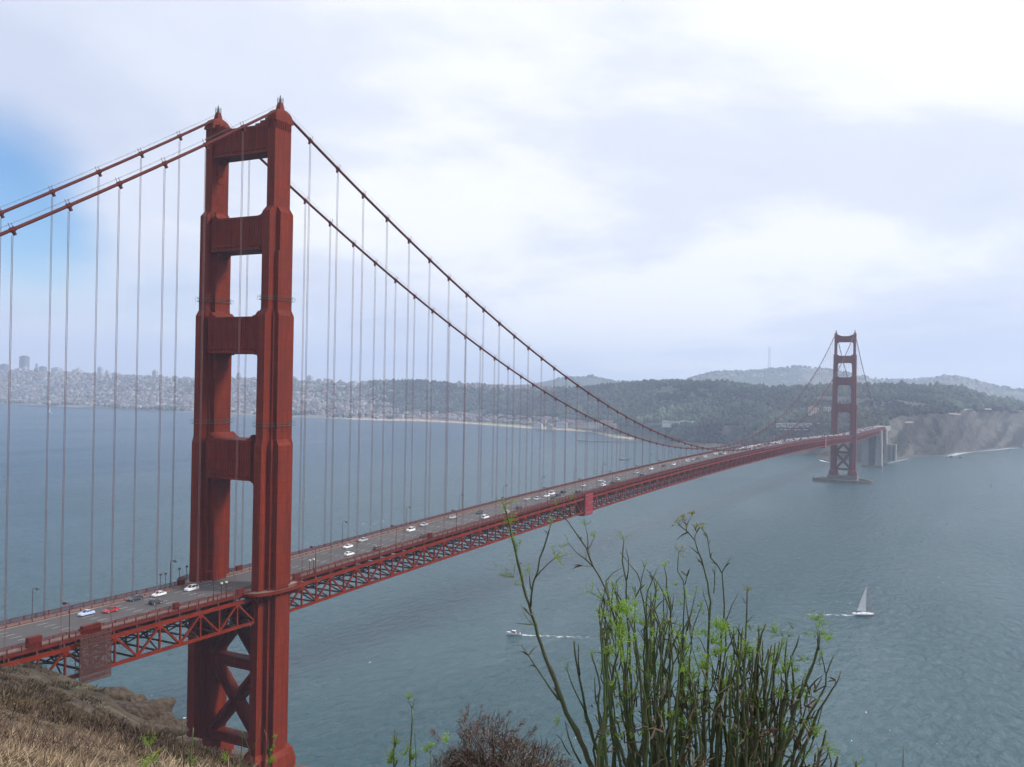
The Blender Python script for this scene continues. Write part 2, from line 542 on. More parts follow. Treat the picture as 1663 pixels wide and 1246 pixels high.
# column: (px, shore py, (D, py) foot of slope, (D, py) near ridge, (D, z) valley, (D, py) back ridge)
COLS = [
    (-420, 640, (6300, 612), (7000, 596), (7300, 70), (7900, 600)),
    (0, 656, (5300, 636), (6000, 605), (6600, 60), (7300, 609)),
    (60, 660, (5200, 637), (5900, 604), (6600, 60), (7300, 611)),
    (130, 662, (5000, 639), (5800, 607), (6500, 60), (7200, 612)),
    (200, 666, (4800, 642), (5600, 611), (6400, 60), (7200, 614)),
    (300, 670, (4600, 645), (5300, 617), (6300, 60), (7200, 616)),
    (400, 675, (4350, 650), (5100, 616), (6200, 60), (7200, 618)),
    (468, 678, (4200, 653), (5000, 621), (6000, 60), (7000, 620)),
    (560, 681, (4050, 658), (4700, 622), (5800, 60), (7000, 622)),
    (620, 683, (4000, 660), (4400, 621), (5600, 60), (7000, 624)),
    (680, 684, (3950, 662), (4300, 619), (5600, 60), (7000, 624)),
    (740, 687, (3800, 665), (4300, 624), (5500, 60), (7000, 625)),
    (800, 691, (3600, 668), (4200, 628), (5400, 70), (6900, 626)),
    (860, 696, (3400, 671), (4100, 630), (5400, 70), (6900, 624)),
    (920, 699, (3150, 676), (3800, 632), (5200, 70), (6800, 613)),
    (960, 702, (3000, 680), (3650, 629), (5200, 70), (6800, 611)),
    (1000, 711, (2800, 685), (3400, 626), (5200, 75), (6800, 620)),
    (1060, 718, (2500, 690), (3200, 622), (5200, 80), (6800, 620)),
    (1110, 724, (2350, 692), (3100, 621), (5200, 85), (6800, 617)),
    (1160, 728, (2250, 693), (3000, 624), (5200, 85), (6800, 604)),
    (1210, 731, (2180, 694), (2950, 629), (5200, 90), (6800, 602)),
    (1260, 735, (2120, 694), (2900, 632), (5200, 90), (6800, 600)),
    (1300, 739, (2100, 693), (2900, 632), (5200, 90), (6800, 596)),
    (1340, 744, (2080, 692), (2900, 630), (5200, 90), (6800, 600)),
    (1400, 752, (2080, 690), (2900, 628), (5200, 90), (6700, 611)),
    (1436, 751, (2060, 683), (2900, 627), (5200, 90), (6600, 617)),
    (1463, 746, (2120, 672), (2900, 629), (5200, 90), (6600, 619)),
    (1482, 742, (2190, 670), (2900, 631), (5200, 90), (6500, 618)),
    (1534, 741, (2230, 668), (2950, 632), (5200, 80), (6200, 612)),
    (1558, 735, (2350, 668), (3000, 635), (5200, 80), (6200, 612)),
    (1606, 730.5, (2520, 664), (3100, 647), (5200, 80), (6200, 625)),
    (1663, 726, (2700, 667), (3300, 658), (5200, 80), (6000, 634)),
    (2050, 705, (3600, 668), (4000, 666), (5200, 60), (6000, 645)),
]
KN = []
for (px, spy, k3, k4, k5, k6) in COLS:
    D0 = shore_depth(px, spy)
    D3 = max(k3[0], D0 + 120)
    z3 = zpy(px, k3[1], D3)
    bl = smooth(1000, 1450, px)                       # east: flat bench behind the beach; west: bluff rising from the surf
    D1 = D0 + 30 * (1 - bl) + 12 * bl
    D2 = D0 + (D3 - D0) * (0.62 * (1 - bl) + 0.5 * bl)
    z2 = 5.0 * (1 - bl) + (0.5 * z3) * bl
    D6 = k6[0]
    KN.append((px, [(D0 - 60, -6.0), (D0, 0.0), (D1, 3.0), (D2, z2), (D3, z3), (k4[0], zpy(px, k4[1], k4[0])), (k5[0], k5[1]), (D6, zpy(px, k6[1], D6)), (9500, 20.0)]))
KPX = np.array([k[0] for k in KN], float)
KD = np.array([[q[0] for q in k[1]] for k in KN])
KZ = np.array([[q[1] for q in k[1]] for k in KN])


def far_ground(px, t):
    """px column, t in knots (0..8) -> world x, y, z and depth"""
    px = np.asarray(px, float); t = np.asarray(t, float)
    k = np.clip(np.floor(t).astype(int), 0, 7); f = t - k
    Da = np.stack([np.interp(px, KPX, KD[:, j]) for j in range(9)], -1)
    Za = np.stack([np.interp(px, KPX, KZ[:, j]) for j in range(9)], -1)
    i = np.arange(len(px))
    D = Da[i, k] * (1 - f) + Da[i, k + 1] * f
    fz = np.where(k >= 4, f * f * (3 - 2 * f), f)
    z = Za[i, k] * (1 - fz) + Za[i, k + 1] * fz
    d = FW[None, :] + RT[None, :] * ((px - 831.5) / FPX)[:, None] - UP[None, :] * ((hpy(px) - 623.0) / FPX)[:, None]
    P = CAM[None, :] + d * D[:, None]
    x, y = P[:, 0], P[:, 1]
    amp = np.interp(t, [0, 1, 2, 3, 4, 5, 6, 7, 8], [0, 0.8, 1.5, 4, 7, 5, 10, 8, 5]) * np.interp(px, [900, 1450], [0.6, 1.3])
    z = z + amp * NF.fbm(x / 130.0, y / 130.0, 4)
    gul = smooth(1405, 1465, px) * np.exp(-((t - 3.0) / 0.75) ** 2)
    g = 1 - 2 * np.abs(NF.fbm(px / 26.0 + 0.9 * t + 9, t * 0.35, 4))
    z = z - gul * 26 * np.clip(g - 0.35, 0, 1) + gul * 4
    return x, y, z, D


def far_terrain():
    pxs = np.concatenate([np.arange(-420, 860, 10), np.arange(860, 1760, 4), np.arange(1760, 2060, 14)]).astype(float)
    ts = np.concatenate([np.linspace(0, 1, 3)[:-1], np.linspace(1, 2, 4)[:-1], np.linspace(2, 3, 14)[:-1], np.linspace(3, 4, 16)[:-1],
                         np.linspace(4, 5, 16)[:-1], np.linspace(5, 6, 6)[:-1], np.linspace(6, 7, 14)[:-1], np.linspace(7, 8, 4)])
    nc, nr = len(pxs), len(ts)
    PX, T = np.meshgrid(pxs, ts, indexing='ij')
    x, y, z, D = far_ground(PX.ravel(), T.ravel())
    V = np.stack([x, y, z], -1)
    i, j = np.meshgrid(np.arange(nc - 1), np.arange(nr - 1), indexing='ij')
    a = (i * nr + j).ravel()
    Fa = np.stack([a, a + nr, a + nr + 1, a + 1], -1)
    px = PX.ravel(); t = T.ravel()
    n1 = NF.fbm(x / 60, y / 60, 3); n2 = NF.fbm(x / 160 + 7, y / 160, 3); n3 = NF.fbm(px / 14.0 - 1.6 * t + 3, t * 0.7, 4)
    col = np.zeros((len(x), 3))

    def put(w, c):
        w = np.clip(w, 0, 1)[:, None]
        col[:] = col * (1 - w) + np.array(c)[None, :] * w
    put(np.ones(len(x)), (0.05, 0.065, 0.045))
    city = (px < 640) & (t < 5.6)
    put(city * 1.0, (0.16, 0.16, 0.15))
    put(city * (n2 > 0.12) * 0.9, (0.045, 0.06, 0.04))
    put(((px > 560) & (px < 1000) & (t > 2.05) & (t < 3.6)) * (0.5 + 1.2 * n2), (0.20, 0.13, 0.10))
    put(((px > 780) & (px < 1015) & (t > 1.6) & (t < 2.75)) * 1.0, (0.11, 0.16, 0.05))
    put(((px > 560) & (px < 1030) & (t < 2.1)) * 1.0, (0.36, 0.31, 0.25))
    put(((px > 840) & (px < 1010) & (t < 2.35)) * smooth(0.0, 0.2, n1 + 0.1), (0.34, 0.27, 0.19))
    bl = (px > 1080) & (t < 4.15)
    put(bl * 1.0, (0.026, 0.025, 0.019))
    put(bl * smooth(0.02, 0.22, n3) * (px > 1400), (0.085, 0.080, 0.068))
    put(bl * smooth(0.0, 0.2, -n3) * (px > 1400), (0.018, 0.021, 0.016))
    put(bl * 0.6 * smooth(0.05, 0.3, n2) * (px > 1380), (0.042, 0.035, 0.028))
    put(bl * (px < 1380) * 0.6 * smooth(0.1, 0.3, n1), (0.13, 0.11, 0.075))
    put(bl * smooth(1.0, 0.4, np.abs(t - 1.1)) * (px > 1400) * 0.7, (0.09, 0.08, 0.075))
    put(((t > 6.3) & (n2 > 0.0) & (px > 1300)) * 0.55, (0.20, 0.20, 0.19))
    mat = material('far_land_ground', (0.1, 0.1, 0.1), 0.95, var=0.5, vscale=0.06, detail=9, attr='Col', spec=0.1)
    o = link('far_shore_hills', np_mesh('far_shore_hills', V, Fa, mat, col, True))
    tag(o, 'hazy wooded hills and bluffs on the far shore', 'hills', kind='structure')


far_terrain()


# ------------------------------------------------------------------ near hillside (the viewpoint's slope running down to the north tower)
# column: px and the row (py) where the ground lies at each distance
ND = np.array([0.4, 2.0, 4, 8, 15, 28, 50, 85, 115, 150, 230, 300])
NCOL = {
    -2600: [2600, 1250, 1120, 1010, 960, 930, 915, 905, 900, 900, 930, 960],
    -900: [4200, 1560, 1230, 1090, 1040, 1010, 985, 975, 980, 1010, 1060, 1100],
    -300: [4600, 1660, 1310, 1180, 1125, 1090, 1065, 1045, 1045, 1085, 1140, 1185],
    0: [4700, 1700, 1350, 1236, 1186, 1145, 1118, 1083, 1078, 1110, 1175, 1235],
    60: [4700, 1700, 1358, 1244, 1194, 1156, 1130, 1095, 1072, 1100, 1180, 1240],
    130: [4700, 1700, 1366, 1254, 1206, 1172, 1150, 1128, 1106, 1122, 1190, 1245],
    200: [4700, 1700, 1374, 1264, 1219, 1190, 1172, 1158, 1132, 1142, 1205, 1250],
    300: [4700, 1700, 1385, 1279, 1237, 1214, 1209, 1204, 1190, 1200, 1232, 1262],
    400: [4700, 1700, 1400, 1300, 1262, 1244, 1240, 1240, 1236, 1244, 1266, 1290],
    480: [4700, 1710, 1420, 1330, 1296, 1284, 1282, 1285, 1290, 1300, 1325, 1350],
    700: [4700, 1720, 1440, 1400, 1385, 1380, 1385, 1395, 1405, 1420, 1450, 1470],
    1200: [4700, 1730, 1460, 1420, 1415, 1420, 1440, 1460, 1480, 1500, 1530, 1550],
    1700: [4700, 1740, 1480, 1440, 1450, 1470, 1490, 1510, 1530, 1550, 1580, 1600],
    4200: [4200, 1560, 1400, 1400, 1410, 1420, 1450, 1480, 1500, 1520, 1550, 1570],
}
NPX = np.array(sorted(NCOL), float)
NZ = np.array([[zpy(px, py, D) for D, py in zip(ND, NCOL[int(px)])] for px in NPX])
NZ[:, 0] = 136.95
LND = np.log(ND)


def near_ground(px, D, rough=True):
    """px column, depth D -> world x, y, z of the near hillside"""
    px = np.asarray(px, float); D = np.asarray(D, float)
    Za = np.stack([np.interp(px, NPX, NZ[:, j]) for j in range(len(ND))], -1)
    ld = np.log(D)
    k = np.clip(np.searchsorted(LND, ld, side='right') - 1, 0, len(ND) - 2)
    f = np.clip((ld - LND[k]) / (LND[k + 1] - LND[k]), 0, 1)
    i = np.arange(len(px))
    z = Za[i, k] * (1 - f) + Za[i, k + 1] * f
    fall = np.clip(D - 300, 0, None)
    z = z - fall * np.interp(px, [480, 700], [0.6, 2.0])
    d = FW[None, :] + RT[None, :] * ((px - 831.5) / FPX)[:, None] - UP[None, :] * ((hpy(px) - 623.0) / FPX)[:, None]
    P = CAM[None, :] + d * D[:, None]
    x, y = P[:, 0], P[:, 1]
    if rough:
        a = np.interp(D, [2, 6, 15, 40, 110, 300], [0.03, 0.08, 0.22, 0.7, 2.2, 4])
        s = np.interp(D, [2, 15, 60, 300], [1.2, 3.0, 9, 30])
        z = z + a * (NF.fbm(x / 3.0, y / 3.0, 3) * np.exp(-D / 40) + 0.9 * NF.fbm(x / 14.0 + 5, y / 14.0, 4))
    return x, y, z


def near_hillside():
    pxs = np.concatenate([np.linspace(-2600, -320, 40), np.arange(-300, 520, 6), np.linspace(530, 4200, 70)])
    Ds = np.exp(np.linspace(math.log(0.4), math.log(420), 190))
    PX, DD = np.meshgrid(pxs, Ds, indexing='ij')
    x, y, z = near_ground(PX.ravel(), DD.ravel())
    z = np.maximum(z, -8)
    V = np.stack([x, y, z], -1)
    nc, nr = len(pxs), len(Ds)
    i, j = np.meshgrid(np.arange(nc - 1), np.arange(nr - 1), indexing='ij')
    a = (i * nr + j).ravel()
    Fa = np.stack([a, a + nr, a + nr + 1, a + 1], -1)
    D = DD.ravel()
    n = NF.fbm(x / 6, y / 6, 4); n2 = NF.fbm(x / 22 + 4, y / 22, 3); n3 = NF.fbm(x / 2.2, y / 2.2, 3)
    near = np.array([0.16, 0.12, 0.08]); dark = np.array([0.06, 0.048, 0.04]); rock = np.array([0.085, 0.064, 0.050])
    w = smooth(18, 60, D)[:, None]
    col = near[None] * (1 - w) + dark[None] * w
    wr = (smooth(70, 105, D) * smooth(70, 150, PX.ravel()))[:, None]
    col = col * (1 - wr) + rock[None] * wr
    wg = (np.clip(n2 * 2.2, 0, 0.8))[:, None]
    col = col * (1 - wg) + np.array([0.075, 0.068, 0.042])[None] * wg
    col *= (1 + 0.9 * n + 0.5 * n3)[:, None].clip(0.35, 1.7)
    mat = material('hillside_soil', (0.1, 0.1, 0.1), 0.95, var=0.35, vscale=1.6, attr='Col', bump=0.8, bscale=1.2, spec=0.1, detail=8)
    o = link('hillside', np_mesh('hillside', V, Fa, mat, col, True))
    tag(o, 'dry grassy headland slope below the viewpoint', 'hillside', kind='structure')


near_hillside()

# ------------------------------------------------------------------ haze: the even sea air between here and the far hills
hz = MB()
hz.box(-11500, 9000, -1200, 12500, -25, 620)
HAZE = hz.build('haze', [])
HAZE.data.materials.clear()
hm = bpy.data.materials.new('sea_haze'); hm.use_nodes = True
hn = hm.node_tree; hn.nodes.clear()
ho = hn.nodes.new('ShaderNodeOutputMaterial'); hv = hn.nodes.new('ShaderNodeVolumePrincipled')
hv.inputs['Color'].default_value = (0.66, 0.77, 1.0, 1)
hv.inputs['Density'].default_value = 0.000118
hv.inputs['Density Attribute'].default_value = ''
hv.inputs['Temperature Attribute'].default_value = ''
hv.inputs['Color Attribute'].default_value = ''
hm.cycles.homogeneous_volume = True
hv.inputs['Anisotropy'].default_value = 0.2
hn.links.new(hv.outputs[0], ho.inputs['Volume'])
HAZE.data.materials.append(hm)
tag(HAZE, 'pale blue sea haze hanging over the strait', 'haze', kind='stuff')
# ------------------------------------------------------------------ the bridge  (y runs south along the deck, x = west; towers at y = 0 and y = 1280)
HW = 13.72            # cable planes at x = +-HW
SPAN = 1280.0
Y_N, Y_S = -168.0, 1700.0
PANEL = 7.62


def zb(y):            # bottom chord
    y = float(y)
    if 0 < y < SPAN:
        return 61.2 + 9.5 * (1 - ((y - 640) / 640) ** 2)
    return 61.2


def zt(y): return zb(y) + 7.62            # top chord
def zr(y): return zb(y) + 9.75            # roadway


def zcable(y):
    if y < 0:
        return 227.6 - 0.61 * abs(y) + 0.00033 * y * y
    if y <= SPAN:
        return 227.6 - 143.4 * (1 - ((y - 640) / 640) ** 2)
    d = y - SPAN
    return 227.6 - 0.61 * d + 0.00048 * d * d


BRIDGE = empty('suspension_bridge', (0, 0, 0))
tag(BRIDGE, 'long orange-red suspension bridge with two tall towers crossing the strait', 'bridge')

# ---- towers
LEG = [  # z, three nested half sizes (across, along)
    (16.6, (2.6, 8.9), (4.1, 5.9), (5.9, 4.5)),
    (18.4, (1.5, 7.55), (2.97, 4.45), (4.65, 3.05)),
    (117.6, (1.5, 7.55), (2.97, 4.45), (4.65, 3.05)),
    (119.6, (1.5, 6.9), (2.2, 3.7), (3.5, 2.7)),
    (159.8, (1.5, 6.9), (2.2, 3.7), (3.5, 2.7)),
    (161.8, (1.53, 5.6), (1.56, 3.5), (3.0, 2.75)),
    (180.5, (1.53, 5.6), (1.56, 3.5), (3.0, 2.75)),
    (180.9, (1.53, 5.6), (1.56, 3.5), (3.0, 2.2)),
    (193.4, (1.53, 5.6), (1.56, 3.5), (3.0, 2.2)),
    (195.2, (1.53, 3.85), (1.56, 3.80), (1.59, 2.2)),
    (223.0, (1.55, 3.85), (1.58, 3.80), (1.61, 2.2)),
]


def ring(cx, cy, z, r3, r2, r1):
    (a3, b3), (a2, b2), (a1, b1) = r3, r2, r1
    q = [(a3, b3), (a3, b2), (a2, b2), (a2, b1), (a1, b1)]
    P = [(cx + a, cy - b) for a, b in q[::-1]][::-1]
    out = []
    out += [(cx + a, cy + b, z) for a, b in q][::-1]            # quadrant ++ walking towards +y
    out += [(cx - a, cy + b, z) for a, b in q]
    out += [(cx - a, cy - b, z) for a, b in q][::-1]
    out += [(cx + a, cy - b, z) for a, b in q]
    return out


def tower_meshes():
    me = {}
    b = MB(); rr = [ring(0, 0, z, p, q, r) for z, p, q, r in LEG]
    # plinth below the shaft
    rr = [ring(0, 0, 10.0, (3.4, 9.6), (4.9, 6.6), (6.6, 5.2)), ring(0, 0, 13.2, (3.4, 9.6), (4.9, 6.6), (6.6, 5.2))] + rr
    b.loft(rr)
    me['tower_leg'] = b.mesh('tower_leg', M_STEEL)
    # saddle housing: cornice brackets, curved hood, spire
    b = MB()
    for k in range(7):
        y = -3.2 + k * 1.07
        b.box(1.6, 1.95, y - 0.22, y + 0.22, 220.6, 222.9)
        b.box(-1.95, -1.6, y - 0.22, y + 0.22, 220.6, 222.9)
    for k in range(3):
        x = -1.0 + k * 1.0
        b.box(x - 0.22, x + 0.22, 3.9, 4.2, 220.6, 222.9)
        b.box(x - 0.22, x + 0.22, -4.2, -3.9, 220.6, 222.9)
    b.box(-2.0, 2.0, -4.3, 4.3, 222.9, 223.7)
    prof = [(223.7, 1.9, 4.15), (224.7, 1.88, 4.0), (225.6, 1.8, 3.5), (226.3, 1.7, 2.8), (226.8, 1.5, 2.0), (227.1, 1.3, 1.45), (227.12, 1.0, 1.1), (228.2, 0.82, 0.9), (229.2, 0.66, 0.72), (229.5, 0.6, 0.62)]
    b.loft([[(a, c, z), (-a, c, z), (-a, -c, z), (a, -c, z)] for z, a, c in prof])
    me['saddle_housing'] = b.mesh('saddle_housing', M_STEEL)
    b = MB()
    b.tube([(0, 0, 229.5), (0, 0, 230.7), (0, 0, 230.9), (0, 0, 232.0)], [0.42, 0.36, 0.2, 0.14], 8)
    for z in (229.7, 230.3, 230.9):
        pts = [(1.0 * math.cos(a), 1.0 * math.sin(a), z) for a in np.linspace(0, 2 * PI, 13)]
        b.tube(pts, 0.06, 4)
    for a in np.linspace(0, 2 * PI, 7)[:-1]:
        b.tube([(1.0 * math.cos(a), 1.0 * math.sin(a), 229.4), (1.0 * math.cos(a), 1.0 * math.sin(a), 231.0)], 0.06, 4)
    me['beacon'] = b.mesh('beacon', M_IRON)
    # walkway rails round the leg
    for z, (p, q, r) in ((164.8, LEG[5][1:]), (123.9, LEG[3][1:])):
        b = MB()
        for dz, off, rad in ((0, 0.5, 0.11), (0.8, 0.6, 0.04), (1.3, 0.6, 0.04)):
            g = ring(0, 0, z + dz, (p[0] + off, p[1] + off), (q[0] + off, q[1] + off), (r[0] + off, r[1] + off))
            b.tube(g + [g[0]], rad, 4)
        for x, y, _ in ring(0, 0, 0, (p[0] + .75, p[1] + .75), (q[0] + .75, q[1] + .75), (r[0] + .75, r[1] + .75)):
            b.tube([(x, y, z - 0.1), (x, y, z + 1.4)], 0.05, 4)
        me['leg_walkway%d' % int(z)] = b.mesh('leg_walkway', M_IRON)
    return me


TM = tower_meshes()

STRUTS = [(213.0, 222.2, 3.0, 1.6), (181.2, 192.2, 4.4, 3.0), (147.4, 159.3, 5.7, 3.5), (106.0, 119.0, 6.4, 4.65)]


def portal_strut(z0, z1, hy, a1, top):
    b = MB()
    x0 = HW - a1 + 0.6
    b.box(-x0, x0, -hy, hy, z0, z1)
    if top:                                               # the top strut dips between the saddle housings
        for k in range(3):
            w = x0 - 0.6 - k * 2.1
            b.box(w - 2.2, w - 0.02, -hy + 0.15, hy - 0.15, z1 + 0.004, z1 + 2.2 - k * 0.75)
            b.box(-w + 0.02, -w + 2.2, -hy + 0.15, hy - 0.15, z1 + 0.004, z1 + 2.2 - k * 0.75)
    xi = HW - a1
    for s in (-1, 1):
        f = s * hy
        g = s * (hy + 0.22)
        lo, hi = min(f, g), max(f, g)
        # face mouldings: upper lip, lower band, lower lip and vertical flutes between
        b.box(-xi, xi, lo, hi + (0.1 if s > 0 else 0) - (0.1 if s < 0 else 0), z1 - 0.75, z1 - 0.003)
        b.box(-xi, xi, lo, hi, z0 + 1.5, z0 + 2.1)
        b.box(-xi, xi, min(f, s * (hy + 0.45)), max(f, s * (hy + 0.45)), z0 + 0.003, z0 + 0.8)
        n = int(2 * xi / 0.95)
        for k in range(n):
            x = -xi + (k + 0.5) * 2 * xi / n
            b.box(x - 0.2, x + 0.2, min(f, s * (hy + 0.16)), max(f, s * (hy + 0.16)), z0 + 2.104, z1 - 0.754)
        n2 = int(2 * xi / 1.5)
        for k in range(n2):
            x = -xi + (k + 0.5) * 2 * xi / n2
            b.box(x - 0.22, x + 0.22, min(f, s * (hy + 0.42)), max(f, s * (hy + 0.42)), z0 + 0.804, z0 + 1.496)
    return b.mesh('portal_strut', M_STEEL)


def corbels(z0, z1, hy, a1):
    """stepped brackets under a strut and sloped fillets above it, one mesh for each inner corner"""
    xi = HW - a1
    out = []
    for s in (-1, 1):
        b = MB()
        x1 = s * (xi + 0.25)
        zp = z0 - 0.005
        prof = [(s * (xi - 2.9), zp), (s * (xi - 2.9), z0 - 0.45), (s * (xi - 1.7), z0 - 0.45), (s * (xi - 1.7), z0 - 0.95), (s * (xi - 0.9), z0 - 0.95), (s * (xi - 0.9), z0 - 1.7),
                (s * (xi - 0.42), z0 - 1.7), (s * (xi - 0.42), z0 - 5.4), (s * (xi - 0.22), z0 - 5.4), (s * (xi - 0.22), z0 - 8.0), (x1, z0 - 8.0), (x1, zp)]
        if s > 0: prof = prof[::-1]
        d = 0.45 * hy
        b.loft([[(x, -hy + d, z) for x, z in prof], [(x, hy - d, z) for x, z in prof]])
        out.append(('strut_corbel', b.mesh('strut_corbel', M_STEEL)))
        b = MB()
        p = [(x1, z1 + 0.004), (s * (xi - 2.4), z1 + 0.004), (s * (xi - 1.9), z1 + 0.45), (s * (xi - 1.1), z1 + 0.55), (s * (xi - 0.4), z1 + 1.4), (x1, z1 + 1.9)]
        if s > 0: p = p[::-1]
        b.loft([[(x, -hy + 0.8, z) for x, z in p], [(x, hy - 0.8, z) for x, z in p]])
        out.append(('strut_fillet', b.mesh('strut_fillet', M_STEEL)))
    return out


def braces():
    out = []
    xi = HW - 2.9
    for z0, z1 in ((19.4, 45.0), (45.0, 71.0)):
        for s in (-1, 1):
            b = MB()
            b.beam((-s * xi, 0.02 * s, z0 + 0.6), (s * xi, 0.02 * s, z1 - 0.6), 3.4 + 0.02 * s, 3.1, up=(0, 1, 0.0))
            b.beam((-s * xi, 1.85, z0 + 0.6), (s * xi, 1.85, z1 - 0.6), 0.35, 2.3 + 0.02 * s, up=(0, 1, 0.0))
            b.beam((-s * xi, -1.85, z0 + 0.6), (s * xi, -1.85, z1 - 0.6), 0.35, 2.3 + 0.02 * s, up=(0, 1, 0.0))
            out.append(('diagonal_brace', b.mesh('diagonal_brace', M_STEEL)))
    for z, h in ((19.4, 3.2), (45.0, 3.6)):
        b = MB(); b.box(-xi - 0.5, xi + 0.5, -2.0, 2.0, z - h / 2, z + h / 2)
        b.box(-xi - 0.5, xi + 0.5, -2.3, -2.003, z - h / 2 + 0.1, z - h / 2 + 0.6); b.box(-xi - 0.5, xi + 0.5, -2.3, -2.003, z + h / 2 - 0.6, z + h / 2 - 0.1)
        out.append(('cross_strut', b.mesh('cross_strut', M_STEEL)))
    return out


BR = braces()
SM = [portal_strut(z0, z1, hy, a1, i == 0) for i, (z0, z1, hy, a1) in enumerate(STRUTS)]
CM = [corbels(z0, z1, hy, a1) for (z0, z1, hy, a1) in STRUTS]


def balcony():
    """sidewalk bulging round the outside of a leg, with kerb, brackets and railing"""
    b = MB()
    zd = zr(0) - 0.05
    arc = [(HW - 0.2 + 6.5 * math.sin(t) ** 0.75, -12.2 * math.cos(t)) for t in np.linspace(0.06, PI - 0.06, 19)]
    inner = [(HW - 2.0, arc[-1][1]), (HW - 2.0, arc[0][1])]
    poly = arc + inner
    b.loft([[(x, y, zd - 0.5) for x, y in poly], [(x, y, zd + 0.05) for x, y in poly]], mi=0)
    top = [(x - 0.45, y * 0.97) for x, y in arc] + inner
    b.loft([[(x, y, zd + 0.055) for x, y in top], [(x, y, zd + 0.09) for x, y in top]], mi=1)
    for (x0, y0), (x1, y1) in zip(arc[:-1], arc[1:]):
        b.beam((x0 + .03, y0, zd - 0.35), (x1 + .03, y1, zd - 0.35), 0.25, 0.6, 0)
        b.beam((x0, y0, zd + 1.25), (x1, y1, zd + 1.25), 0.12, 0.12, 0)
        b.beam((x0, y0, zd + 0.28), (x1, y1, zd + 0.28), 0.1, 0.1, 0)
        for f in (0.0, 0.2, 0.4, 0.6, 0.8):
            x = x0 + (x1 - x0) * f; y = y0 + (y1 - y0) * f
            b.box(x - .05, x + .05, y - .05, y + .05, zd + 0.05, zd + 1.22, 0)
    for i in range(2, 17, 2):
        x, y = arc[i]
        b.beam((x - 0.4, y, zd - 0.9), (HW + 1.0, y * 0.55, zd - 4.2), 0.35, 0.5, 0)
    return b.mesh('tower_balcony', [M_STEEL2, M_WALK])


BALC = balcony()


def tower(y, label):
    t = empty('bridge_tower', (0, y, 0), parent=BRIDGE)
    t['label'] = label
    for s in (-1, 1):
        for nm, me in TM.items():
            nm2 = 'leg_walkway' if nm.startswith('leg_walkway') else nm
            link(nm2, me, t, loc=(s * HW, 0, 0))
        bo = link('tower_balcony', BALC, t)
        bo.scale = (s, 1, 1)
    for me in SM: link('portal_strut', me, t)
    for cs in CM:
        for nm, me in cs: link(nm, me, t)
    for nm, me in BR: link(nm, me, t)
    return t


T_N = tower(0.0, 'huge near tower with four portal struts, deep red below')
T_S = tower(SPAN, 'distant hazy tower standing in the water on an oval fender')

# piers
pb = MB()
pb.loft([[(22, -11, -6), (22, 11, -6), (-22, 11, -6), (-22, -11, -6)], [(21.5, -10.8, 10.3), (21.5, 10.8, 10.3), (-21.5, 10.8, 10.3), (-21.5, -10.8, 10.3)]])
pm = pb.mesh('tower_pier', M_PIER)
for y in (0, SPAN):
    link('tower_pier', pm, BRIDGE, loc=(0, y, 0))

# ---- main cables with cable bands and hangers
for s in (-1, 1):
    ys = np.concatenate([np.linspace(Y_N, 0, 24), np.linspace(0, SPAN, 130)[1:], np.linspace(SPAN, SPAN + 330, 30)[1:]])
    pts = [(s * HW, y, zcable(y)) for y in ys]
    MB().tube(pts, 0.46, 10).build('main_cable', M_CABLE, BRIDGE, True)
    hr = MB()
    for o in (-0.5, 0.5):
        hr.tube([(s * HW + o, y, zcable(y) + 1.55) for y in ys], 0.035, 3)
    hr.build('cable_hand_rope', M_IRON, BRIDGE)

hb = MB()
for o in (-0.24, 0.24):
    hb.tube([(o, 0, 0), (o, 0, 1)], 0.065, 6)
HANGER = hb.mesh('hanger', M_HANGER)
cb = MB()
cb.tube([(0, -0.8, 0), (0, -0.65, 0), (0, 0.65, 0), (0, 0.8, 0)], [0.5, 0.62, 0.62, 0.5], 10)
cb.box(-0.36, 0.36, -0.3, 0.3, -1.45, -0.4)
cb.box(-0.62, -0.54, -0.06, 0.06, 0.4, 1.7); cb.box(0.54, 0.62, -0.06, 0.06, 0.4, 1.7)
BAND = cb.mesh('cable_band', M_CABLE)
HY = [15.24 * k for k in range(1, 84)] + [-15.24 * k - 1.4 for k in range(1, 9)] + [SPAN + 15.24 * k for k in range(1, 20)]
for s in (-1, 1):
    for y in HY:
        zc = zcable(y); z0 = zt(y)
        if zc - z0 < 2.0: continue
        bd = link('cable_band', BAND, BRIDGE, loc=(s * HW, y, zc))
        sl = (zcable(y + 0.5) - zcable(y - 0.5))
        bd.rotation_euler = (math.atan(sl), 0, 0)
        h = link('hanger', HANGER, BRIDGE, loc=(s * HW, y, z0))
        h.scale = (1, 1, zc - z0 - 1.4)

# ---- stiffening trusses
NP0, NP1 = -21, 223
ynode = [k * PANEL for k in range(NP0, NP1 + 1)]


def chord(name, x, fz, w, h):
    b = MB()
    rings = []
    for y in ynode:
        z = fz(y)
        rings.append([(x - w / 2, y, z - h / 2), (x + w / 2, y, z - h / 2), (x + w / 2, y, z + h / 2), (x - w / 2, y, z + h / 2)])
    b.loft(rings)
    return b.build(name, M_STEEL2, BRIDGE)


